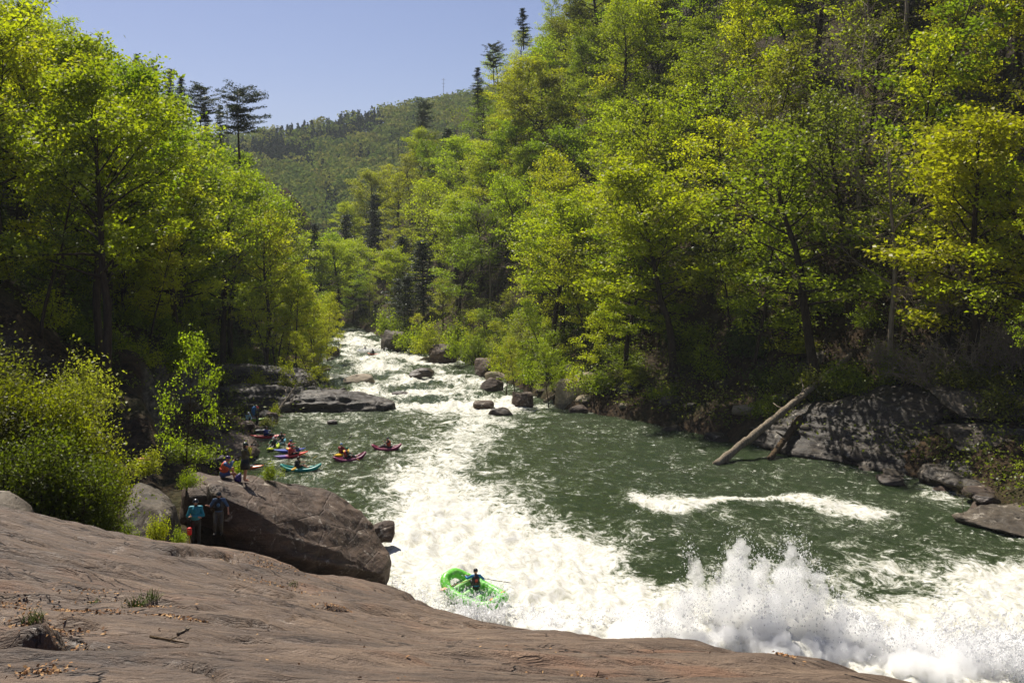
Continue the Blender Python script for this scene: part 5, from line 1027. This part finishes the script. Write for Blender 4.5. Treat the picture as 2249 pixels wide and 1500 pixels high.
# beached boats
p = P(345, 984, 62); kayak_inflatable("blue inflatable raft beached among shrubs behind the slim sapling", tuple(p), R(-84), 3.0, 1.2, (44, 74, 160), (180, 186, 196), None)
o = thing("dry_bag", "red dry bag lying in the beached blue raft", 'bag', tuple(P(376, 976, 62)), (R(70), 0, R(30))); mb = MB(); mb.tube(np.array([[0, 0, -.3], [0, 0, -.28], [0, 0, .2], [0, 0, .3]]), [.10, .15, .15, .08], 12); obj("sack", mb.mesh("sack", pm(206, 44, 34)), o); mb = MB(); mb.box((0, 0, .33), (.12, .02, .05)); obj("roll_top", mb.mesh("roll_top", pm(30, 30, 32), False), o)
p = P(556, 926, 94); kayak_hard("lime green kayak lying on the low shore rock", tuple(p), R(-80), 2.5, .66, ((150, 190, 40), (140, 182, 40), (130, 170, 40)), None)
p = P(318, 1014, 46); mb = MB(); mb.cap((-.22, 0, .1), (.22, 0, .1), .1, .1); o = thing("throw_bag", "orange bag half hidden in shrubs beneath the beached raft", 'bag', tuple(p), (0, 0, .3)); obj("sack", mb.mesh("sack", pm(222, 120, 40)), o); mb = MB(); mb.tube(np.array([[.3, 0, .1], [.38, .02, .14], [.3, 0, .18]]), .015, 5); obj("strap", mb.mesh("strap", pm(30, 30, 30)), o)

# people ashore
cam_hands = dict(el_l=(-.26, .16, 1.22), el_r=(.26, .16, 1.22), wr_l=(-.07, .26, 1.52), wr_r=(.09, .28, 1.54), curl=(.8,))
def camera_thing(label, loc, rotz, tiltx=0.0, s=1.0):
    o = thing("camera", label, 'camera', loc, (tiltx, 0, rotz)); m = MB(); m.box((0, 0, 0), (.07, .035, .05)); m.box((0, 0, .06), (.03, .03, .02)); obj("camera_body", m.mesh("camera_body", pm(22, 22, 24, .4), False), o); m = MB(); m.tube(np.array([[0, .03, 0], [0, .12, 0], [0, .2 * s, 0]]), [.04, .042, .048], 12); obj("lens", m.mesh("lens", pm(18, 18, 20, .3)), o)
bz = P(538, 1057, 45); person("person standing barelegged on the boulder, olive jacket, yellow sleeves, photographing", tuple(bz), R(-65), dict(ST, **cam_hands, face=(0, 1, -.12)), dict(top=(74, 70, 50), cuff=(206, 196, 40), skirt=(24, 24, 26), helmet=(40, 54, 46), hair=(60, 36, 26)))
camera_thing("black camera raised by the person with yellow sleeves", tuple(bz + fwd(R(-65)) * .30 + np.array([0, 0, 1.60])), R(-65))
b2 = P(490, 1050, 45.3); sit = dict(hip=(0, 0, .42), chest=(0, .10, .80), neck=(0, .16, .94), head=(0, .22, 1.08), kn_l=(-.14, .44, .62), kn_r=(.14, .50, .44), an_l=(-.13, .50, .16), an_r=(.16, .82, .06), el_l=(-.25, .28, .74), el_r=(.25, .30, .74), wr_l=(-.06, .44, .96), wr_r=(.08, .46, .98), curl=(.8,), face=(0, 1, -.15))
person("person with purple helmet sitting barelegged on the rock, blue shirt, orange vest", tuple(b2 + np.array([0, 0, -.22])), R(-70), sit, dict(top=(76, 112, 160), vest=(208, 88, 42), bottom=(60, 78, 128), leg=.26, helmet=(74, 50, 104), shoe=(40, 70, 150), belt=(190, 60, 40)))
camera_thing("black camera held by the person with purple helmet", tuple(b2 + fwd(R(-70)) * .52 + np.array([0, 0, .80])), R(-70), -.15)
o = thing("dry_bag", "purple dry bag beside the standing photographer's feet", 'bag', tuple(P(522, 1056, 45.0)), (0, .25, 0)); mb = MB(); mb.tube(np.array([[0, 0, 0], [0, 0, .03], [0, 0, .22], [.04, 0, .36]]), [.12, .17, .13, .05], 10); obj("sack", mb.mesh("sack", pm(56, 44, 110)), o); mb = MB(); mb.tube(np.array([[.04, 0, .34], [.09, 0, .40], [.04, .02, .42]]), .012, 5); obj("strap", mb.mesh("strap", pm(24, 24, 28)), o)
b3 = P(430, 1196, 38.2); person("person in teal jacket with crossed arms standing in the dark crevice", tuple(b3), R(-168), dict(ST, el_l=(-.29, .10, 1.14), el_r=(.29, .10, 1.14), wr_l=(.12, .24, 1.16), wr_r=(-.12, .25, 1.12), face=(-.5, 1, -.05)), dict(top=(28, 134, 150), bottom=(13, 13, 15), vest=(28, 130, 146), belt=(196, 186, 40), helmet=(24, 30, 44), beard=(60, 40, 30), cuff=(28, 134, 150), shoe=(24, 24, 26)))
o = thing("throw_bag", "red throw bag with yellow cord hanging before the teal jacketed person", 'bag', tuple(b3 + np.array([-.16, -.24, .56]))); mb = MB(); mb.tube(np.array([[0, 0, -.12], [0, 0, -.10], [0, 0, .14], [0, 0, .17]]), [.05, .085, .09, .05], 10); obj("sack", mb.mesh("sack", pm(226, 36, 30)), o); mb = MB(); mb.tube(np.array([[0, 0, -.1], [.01, 0, -.25], [0, -.01, -.42]]), .014, 5); obj("cord", mb.mesh("cord", pm(216, 190, 60)), o)
b4 = P(480, 1172, 40.4); person("person in black vest and khaki trousers leaning back on the boulder's shaded face", tuple(b4), R(-172), dict(hip=(0, -.12, .84), chest=(0, -.16, 1.24), neck=(0, -.13, 1.39), head=(0, -.10, 1.53), kn_l=(-.13, .10, .46), kn_r=(.12, .14, .46), an_l=(-.13, .06, .09), an_r=(.13, .10, .09), el_l=(-.34, -.20, 1.06), el_r=(.36, -.18, 1.08), wr_l=(-.38, -.06, .88), wr_r=(.44, -.02, 1.16), face=(0, 1, -.1)),
       dict(top=(60, 92, 128), sleeve='short', vest=(26, 30, 32), patch=(70, 110, 140), bottom=(74, 68, 56), helmet=(36, 44, 50), beard=(44, 30, 24), shoe=(40, 36, 32)))
b5 = P(565, 934, 92.5); person("person standing by the cove under a big blue pack, red helmet, dark clothes", tuple(b5), R(-100), dict(ST, **ARMDN, face=(0, 1, -.3)), dict(top=(26, 30, 40), bottom=(22, 24, 28), helmet=(206, 52, 44), shoe=(24, 24, 26)))
o = thing("backpack", "big blue pack carried on the back of the person with red helmet", 'backpack', tuple(b5 + fwd(R(-100)) * -.30 + np.array([0, 0, 1.28])), (0, 0, R(-100))); mb = MB(); mb.ell((0, 0, .05), (.30, .24, .46)); obj("pack_body", mb.mesh("pack_body", pm(28, 110, 170)), o)
for s in (-1, 1): mb = MB(); mb.tube(np.array([[s * .13, .20, .34], [s * .14, .36, .24], [s * .15, .40, .0], [s * .16, .18, -.24]]), .02, 5); obj("strap", mb.mesh("strap", pm(24, 26, 30)), o)
b6 = P(543, 930, 93.5); person("person crouching on the shore beside the lime green kayak, pale blue jacket", tuple(b6), R(-140), dict(hip=(0, 0, .40), chest=(0, .18, .72), neck=(0, .26, .85), head=(0, .32, .97), kn_l=(-.16, .38, .50), kn_r=(.16, .38, .50), an_l=(-.14, .14, .09), an_r=(.14, .14, .09), el_l=(-.24, .40, .56), el_r=(.24, .40, .56), wr_l=(-.12, .56, .40), wr_r=(.14, .56, .40)), dict(top=(150, 190, 200), bottom=(26, 28, 34), helmet=(190, 196, 200), shoe=(24, 24, 26)))
b7 = P(570, 953, 90.5); mb = MB(); mb.ell((0, 0, .2), (.55, .3, .24)); mb.ell((.4, .05, .25), (.3, .25, .2)); o = thing("gear_bag", "dark bundle of gear at the waterline below the blue pack", 'bag', tuple(b7)); obj("sack", mb.remesh("sack", pm(34, 40, 54), .05), o); mb = MB(); mb.tube(np.array([[-.3, 0, .42], [0, 0, .52], [.3, 0, .42]]), .02, 5); obj("strap", mb.mesh("strap", pm(20, 20, 22)), o)

# the green raft
rb = np.array(P(1040, 1314, 47.6)); rz = R(52); root = thing("raft", "bright green raft punching through the white water under the slab", 'raft', tuple(rb), (R(11), R(-8), rz)); n = 44; pts = []
Lr, Wr = 3.1, 1.62
for k in range(n):
    a = k / n * 6.2832; pts.append([Wr * .5 * np.sign(math.cos(a)) * abs(math.cos(a)) ** .6, Lr * .5 * np.sign(math.sin(a)) * abs(math.sin(a)) ** .85, .30 + .30 * abs(math.sin(a)) ** 3.5])
mb = MB(); mb.tube(np.array(pts), .24, 12, close=True); q = N("raft_vinyl"); n_ = q.noise(q.objc(), 3.2, 6, .7, .6); q.princ(q.ramp(n_, [(.32, lin(66, 160, 44)), (.46, lin(112, 204, 66)), (.60, lin(140, 218, 92)), (.72, lin(206, 236, 184))]), .35, q.bump(n_, .3, .03), .4); obj("outer_tube", mb.mesh("outer_tube", q.m), root)
mb = MB(); yy_ = np.linspace(-.40, .40, 7)
for k in (-2, -1, 0, 1, 2): mb.tube(np.array([[k * .22, y * Lr, .13 + .1 * abs(y * 2) ** 3] for y in yy_]), .115, 8)
obj("floor", mb.mesh("floor", pm(222, 226, 222, .5, "vinyl")), root)
for y in (-.55, .1, .75): mb = MB(); mb.cap((-.5, y, .36), (.5, y, .36), .16, .16); obj("thwart", mb.mesh("thwart", pm(150, 210, 120, .35, "vinyl")), root)
for s in (-1, 1): mb = MB(); mb.box((s * .42, -Lr * .5 + .16, .72), (.10, .05, .06)); obj("handle", mb.mesh("handle", pm(236, 150, 30)), root)
mb = MB(); mb.tube(np.array([[p[0] * 1.17, p[1] * 1.08, p[2] + .14] for p in pts]), .012, 4, close=True); obj("grab_line", mb.mesh("grab_line", pm(236, 196, 120)), root)
prz = R(10); pb = rb + np.array([.12, .02, .42]); person("person with black helmet in blue jacket paddling the green raft, back turned", tuple(pb), prz, seated(.03, (-.45, .36, .56), (.42, .16, .44)), dict(top=(20, 118, 170), vest=(58, 40, 48), patch=(200, 70, 60), patch_side=-1, bottom=(26, 28, 34), helmet=(26, 24, 26)))
paddle("paddle with square black blade swung out of the green raft", pb + np.array([.55, .25, .42]), (.95, -.1, -.12), (40, 38, 38), group=None, roll=.2, L=1.7)
paddle("orange-shafted paddle lying over the raft's lifted bow tube", pb + np.array([-.75, .05, .30]), (-.85, -.35, -.18), (196, 130, 60), (206, 140, 70), L=1.5, group=None, roll=.2)

# sign and masts
p = P(331, 934, 70); o = thing("sign", "small white notice fixed on the dark rock above the beached raft", 'sign', tuple(p), (R(6), R(7), R(-6))); mb = MB(); mb.box((0, 0, 0), (.17, .012, .24)); obj("board", mb.mesh("board", pm(206, 206, 200, .5, "paint"), False), o)
for k in range(5): mb = MB(); mb.box((-.01 * (k % 2), -.014, .15 - .075 * k), (.12 - .02 * (k % 3), .003, .014)); obj("text_line", mb.mesh("text_line", pm(70, 70, 72, .6, "print"), False), o)
def mast(label, base, H, w_, arms, n):
    o = thing("radio_mast", label, 'mast', tuple(base)); mb = MB()
    for k in range(3): a = k * 2.094; mb.tube(np.array([[w_ * math.cos(a), w_ * math.sin(a), 0], [w_ * .7 * math.cos(a), w_ * .7 * math.sin(a), H]]), w_ * .22, 4)
    for k in range(n):
        z = H * (k + .5) / n; mb.tube(np.array([[w_ * math.cos(a) * .9, w_ * math.sin(a) * .9, z] for a in (0, 2.094, 4.189)]), w_ * .12, 4, close=True)
    obj("lattice", mb.mesh("lattice", pm(96, 100, 108)), o)
    for z, l_ in arms: mb = MB(); mb.tube(np.array([[-l_, 0, H * z], [l_, 0, H * z]]), w_ * .3, 4); obj("antenna", mb.mesh("antenna", pm(110, 112, 118)), o)
b = P(499, 330, 420); mast("thin lattice radio mast between the skyline pines", b, 20.0, .35, [(.93, .9), (.8, .7), (.62, .7), (.97, .5)], 14)
b = P(974, 232, 770); mast("thin antenna mast on the distant ridge", b, 21.0, .3, [(.95, 1.6), (.8, 1.3), (.68, .9)], 8)

# ------------------------------------------------------------------ spray
def spray():
    rs = np.random.default_rng(3); Cn = []; Sz = []
    jets = [(1625, 1182, 42.5, 0, 5000, .75), (1735, 1184, 42.2, .1, 5000, .7), (1690, 1290, 41.5, 0, 2500, .9), (1580, 1250, 42.2, -.25, 3500, .8), (1800, 1245, 42, .3, 3500, .7), (1515, 1190, 43.2, -.35, 1600, .35), (1860, 1300, 41.6, .4, 5000, .9), (1500, 1290, 42, -.35, 6500, .9), (1920, 1340, 41.2, .3, 4000, .9), (1440, 1330, 42, -.3, 4500, 1.0), (1675, 1215, 43.0, .05, 4500, .6), (1765, 1205, 42.6, .15, 4000, .5), (1990, 1370, 41.0, .3, 3000, .9)]
    for ax, ay, Y, lean, n, wd in jets:
        n = n // 9; top = P(ax, ay, Y); h = top[2] - .1; t = rs.random(n) ** .8
        c = np.stack([top[0] - lean * h * (1 - t) * .55, np.full(n, Y), h * t], -1); sp = wd * (1.12 - t) ** .8 * (.35 + .8 * h / 4.2)
        c += rs.normal(size=(n, 3)) * np.stack([sp, sp * .55, sp * .35], -1); Cn.append(c); Sz.append(np.exp(rs.normal(-3.5, .5, n)) * (1.25 - .5 * t))
        m = n; v = rs.normal(size=(m, 3)); v /= np.linalg.norm(v, axis=1, keepdims=True); v[:, 2] = np.abs(v[:, 2]); r = rs.random(m) ** .6
        c = np.array([top[0], Y, h * .62]) + v * np.array([1.25 * wd, .8, h * .46]) * r[:, None] * 1.25; Cn.append(c); Sz.append(np.exp(rs.normal(-3.95, .45, m)))
    # low splash along the slab edge and round the raft
    for px0, px1, py0, py1, z0, n in [(1000, 1400, 1340, 1390, .4, 1500), (1400, 2249, 1380, 1470, .4, 3000), (860, 1000, 1270, 1360, .2, 900), (1000, 1110, 1335, 1372, .3, 1500), (2050, 2249, 1400, 1490, .9, 2500)]:
        px = rs.uniform(px0, px1, n); f = (px - px0) / (px1 - px0); py = py0 + (py1 - py0) * f * .6 + rs.random(n) * (py1 - py0) * .6; z = np.abs(rs.normal(0, z0, n)); Y = (CAMZ - 0) * FPX / (py - HZ)
        Cn.append(np.stack([(px - CX) / FPX * Y, Y, z], -1)); Sz.append(np.exp(rs.normal(-3.2, .5, n)))
    m = 2200; th = rs.random(m) * 6.28; a_ = np.stack([1.0 * np.cos(th), 1.7 * np.sin(th), np.zeros(m)], -1); ca, sa = math.cos(R(52)), math.sin(R(52)); xx = a_[:, 0] * ca - a_[:, 1] * sa; yy_ = a_[:, 0] * sa + a_[:, 1] * ca
    Cn.append(np.stack([rb[0] + xx, rb[1] + yy_, rb[2] + .25 + np.abs(rs.normal(0, .25, m))], -1) + rs.normal(size=(m, 3)) * np.array([.22, .22, .12]) - np.array([0, .25, 0])); Sz.append(np.exp(rs.normal(-3.5, .4, m)))
    l_ = G(814, 774, -1.45); Cn.append(np.array([l_[0], l_[1] - .5, -1.2]) + rs.normal(size=(500, 3)) * np.array([1.2, .5, .28])); Sz.append(np.exp(rs.normal(-2.3, .4, 500)))
    core = MB()
    for ax, ay, Y, lean, n, wd in jets:
        top = P(ax, ay, Y); h = (top[2] - .1) * .93
        for k in range(9):
            t = k / 9; r = wd * (1.08 - t) ** .8 * (.35 + .8 * h / 4.2) * 1.55; core.ell((top[0] - lean * h * (1 - t) * .55 + rs.normal() * .12, Y + rs.normal() * .1, h * t), (r, r * .62, h * .16), 14, 10)
    for k in range(46):
        px = rs.uniform(1380, 2240); py = 1385 + (px - 1380) * .085 + rs.uniform(-20, 45); Y = CAMZ * FPX / (py - HZ); r = rs.uniform(.5, 1.1); core.ell(((px - CX) / FPX * Y, Y, .2), (r * 1.5, r, r * rs.uniform(.5, 1.0)), 12, 8)
    for k in range(14):
        px = rs.uniform(1010, 1380); py = 1372 + (px - 1010) * .05 + rs.uniform(-14, 14); Y = CAMZ * FPX / (py - HZ); r = rs.uniform(.3, .6); core.ell(((px - CX) / FPX * Y, Y, .1), (r * 1.5, r, r * rs.uniform(.5, .9)), 12, 8)
    cm = core.remesh("spray_core", M_soil, .09); cn = len(cm.vertices); cv = np.zeros(cn * 3, np.float32); cm.vertices.foreach_get('co', cv); cv = cv.reshape(-1, 3); nv = np.zeros(cn * 3, np.float32); cm.vertices.foreach_get('normal', nv); nv = nv.reshape(-1, 3)
    cf = np.zeros(len(cm.loops), np.int32); cm.loops.foreach_get('vertex_index', cf); cf = cf.reshape(-1, 4); bpy.data.meshes.remove(cm)
    cv = cv + nv * (.26 * fbm(cv * 1.7, 5, 3) + .18 * fbm(cv * 5.0, 6, 3))[:, None]
    Cn = np.vstack(Cn); Sz = np.concatenate(Sz); ok = Cn[:, 2] > -1.4; Cn, Sz = Cn[ok], Sz[ok]; n = len(Cn)
    T = np.array([[1, 1, 1], [1, -1, -1], [-1, 1, -1], [-1, -1, 1]], float) / 1.732; Q = rs.normal(size=(n, 3, 3)); Q, _ = np.linalg.qr(Q)
    V = Cn[:, None, :] + np.einsum('nij,kj->nki', Q, T) * (Sz[:, None, None]) * np.array([1, 1, 1.25]); F = np.array([[0, 1, 2], [0, 3, 1], [0, 2, 3], [1, 3, 2]]); F = (np.arange(n)[:, None, None] * 4 + F).reshape(-1, 3)
    q = N("water_spray"); d = q.n('BsdfDiffuse'); d.inputs[0].default_value = (.93, .93, .93, 1); t = q.n('BsdfTranslucent'); t.inputs[0].default_value = (.95, .95, .95, 1); m = q.n('MixShader'); m.inputs[0].default_value = .5; q.l(d.outputs[0], m.inputs[1]); q.l(t.outputs[0], m.inputs[2])
    tp_ = q.n('BsdfTransparent'); m2 = q.n('MixShader'); m2.inputs[0].default_value = .5; q.l(m.outputs[0], m2.inputs[1]); q.l(tp_.outputs[0], m2.inputs[2]); q.l(m2.outputs[0], q.out.inputs[0])
    q2 = N("white_water_mass"); b = q2.n('BsdfPrincipled'); b.inputs['Base Color'].default_value = (.97, .97, .97, 1); b.inputs['Roughness'].default_value = .9; b.inputs['Specular IOR Level'].default_value = .1
    b.inputs['Subsurface Weight'].default_value = 1.0; b.inputs['Subsurface Radius'].default_value = (1, 1, 1); b.inputs['Subsurface Scale'].default_value = 0.9; q2.l(q2.bump(q2.noise(q2.geo(), 7.0, 5, .7), .8, .15), b.inputs['Normal']); q2.l(b.outputs[0], q2.out.inputs[0])
    q3 = N("spray_mist"); vv = q3.n('VolumePrincipled'); vv.inputs['Color'].default_value = (1, 1, 1, 1); vv.inputs['Density'].default_value = 3.4; vv.inputs['Anisotropy'].default_value = .55; q3.l(vv.outputs[0], q3.out.inputs['Volume'])
    so_ = obj("spray", mk_mesh("spray", V.reshape(-1, 3), F, q.m, True)); mo = obj("mist", mk_mesh("mist", cv, cf, q3.m, True), so_); mo['kind'] = 'stuff'; return so_
tag(spray(), kind='stuff', label="tall burst of white spray with two peaks over the rapid")

# shrubs on the lower slopes
for x, y in scatter(2200, lambda r, y: float(XR(y)) + 1.5 + 26 * r.random() ** 1.3, lambda r: 57 + 110 * r.random(), lambda y: 2.5 + (y - 57) * .018, 41):
    z = tz(x, y); px, py = PX(x, y, z)
    if not (820 < px < 2330): continue
    if px > 1600 and x - float(XR(y)) < 7: continue
    if 1320 < px <= 1600 and x - float(XR(y)) < 4.5: continue
    dry = px > 1850 and PT.random() < .42
    bush(x, y, PT.uniform(1.6, 3.6), PT.uniform(2.6, 5.0), PT.choice(['fresh green', 'fresh green', 'olive', 'yellow-green', 'bright green', 'deep green']), dry=dry)
for x, y in scatter(500, lambda r, y: float(XL(y)) - 6.5 - 16 * r.random(), lambda r: 68 + 80 * r.random(), lambda y: 3.2, 42):
    px, _ = PX(x, y, 5)
    if px > -100 and px < 640: bush(x, y, PT.uniform(1.5, 3), PT.uniform(2.5, 4.5), PT.choice(['fresh green', 'bright green', 'deep green', 'yellow-green']))

# ------------------------------------------------------------------ labels of the massed trees, shrubs and bank rocks
def zone(x, y, z):
    px, _ = PX(x, y, z)
    if x > (float(XL(y)) + float(XR(y))) / 2:
        for lim, n in ((840, "at the far river bend"), (1000, "above the dark cube boulder"), (1160, "above the tilted block"), (1340, "above the pale rounded boulder"), (1520, "above the lime sapling"), (1700, "above the slanting log"), (1900, "above the leaning log"), (2080, "above the long cliff"), (9999, "above the split rock face")):
            if px < lim: return n
    for lim, n in ((120, "behind the bush mound"), (300, "over the cliff's outer end"), (450, "over the dark cliff wall"), (580, "behind the shore ledges"), (9999, "beside the rapid's bend")):
        if px < lim: return n
def size_word(H, a, b): return "small" if H < a else ("tall" if H > b else "mid-sized")
FORM = dict(full="full tree", sparse="thin tree", slim="slender tree", small="sapling", bare="nearly bare tree", hemlock="hemlock", pine="pine", shrub="shrub", dry="bare twiggy shrub")
buck = {}
for t in TREES:
    if t['label']: t['o']['label'] = t['label']; continue
    s = (t['x'] - float(XR(t['y']))) if t['x'] > float(XL(t['y'])) + 3 else (float(XL(t['y'])) - t['x']); t['s'] = s
    up = "low" if s < 9 else ("halfway up" if s < 26 else "high up")
    sw = size_word(t['H'], 2.2, 3) if t['kind'] in ('shrub', 'dry') else size_word(t['H'], 9, 16)
    cw = "" if t['kind'] in ('dry', 'bare') else {'dark evergreen': 'dark', 'deep green': 'dark green'}.get(t['col'], t['col'])
    if sw == 'mid-sized' and t['col'] == 'pale gold-green': sw = ''
    t['lab'] = " ".join((sw + " " + cw + " " + FORM[t['kind']] + " " + up + " " + zone(t['x'], t['y'], t['z'])).split()); buck.setdefault(t['lab'], []).append(t)
    t['o']['group'] = FORM[t['kind']] + "s " + zone(t['x'], t['y'], t['z'])
for lab, ts in buck.items():
    ts.sort(key=lambda t: t['s'])
    for k, t in enumerate(ts): t['o']['label'] = lab + ("" if len(ts) == 1 else " " + ORD[min(k, 58)] +  " up from water")
buck = {}
for o, x, y, s in BR:
    px, _ = PX(x, y, 0); right = x > (float(XL(y)) + float(XR(y))) / 2; mat = o.data.materials[0].name.split("_")[0].replace("boulder", "brown")
    if right: z_ = next(n for lim, n in ((1000, "near the dark cube boulder"), (1160, "near the tilted block"), (1340, "near the pale rounded boulder"), (1520, "under the lime sapling"), (1700, "near the short broken log"), (1900, "by the leaning log"), (2080, "at the long cliff's foot"), (9999, "by the split rock face")) if px < lim)
    else: z_ = next(n for lim, n in ((560, "on the cove shore"), (650, "by the upper grey ledge"), (9999, "on the rapid's shaded bank")) if px < lim)
    lab = ("small " if s < .8 else "large " if s > 1.1 else "") + mat + " bank rock " + z_; o['category'] = 'rock'; o['group'] = "bank rocks " + z_; buck.setdefault(lab, []).append((px, o))
for lab, v in buck.items():
    v.sort(key=lambda a: -a[0])
    for k, (_, o) in enumerate(v): o['label'] = lab + ("" if len(v) == 1 else " " + ORD[k] + " going downstream")

# ------------------------------------------------------------------ air
mb = MB(); mb.box((0, 480, 72), (900, 560, 92)); hz = obj("haze", mb.mesh("haze", None, False)); tag(hz, kind='stuff', label="thin blue haze filling the gorge")
q = N("haze_air"); v = q.n('VolumePrincipled'); v.inputs['Color'].default_value = (.86, .92, 1, 1); v.inputs['Density'].default_value = 0.00011; v.inputs['Anisotropy'].default_value = .2; q.l(v.outputs[0], q.out.inputs['Volume']); hz.data.materials.clear(); hz.data.materials.append(q.m)
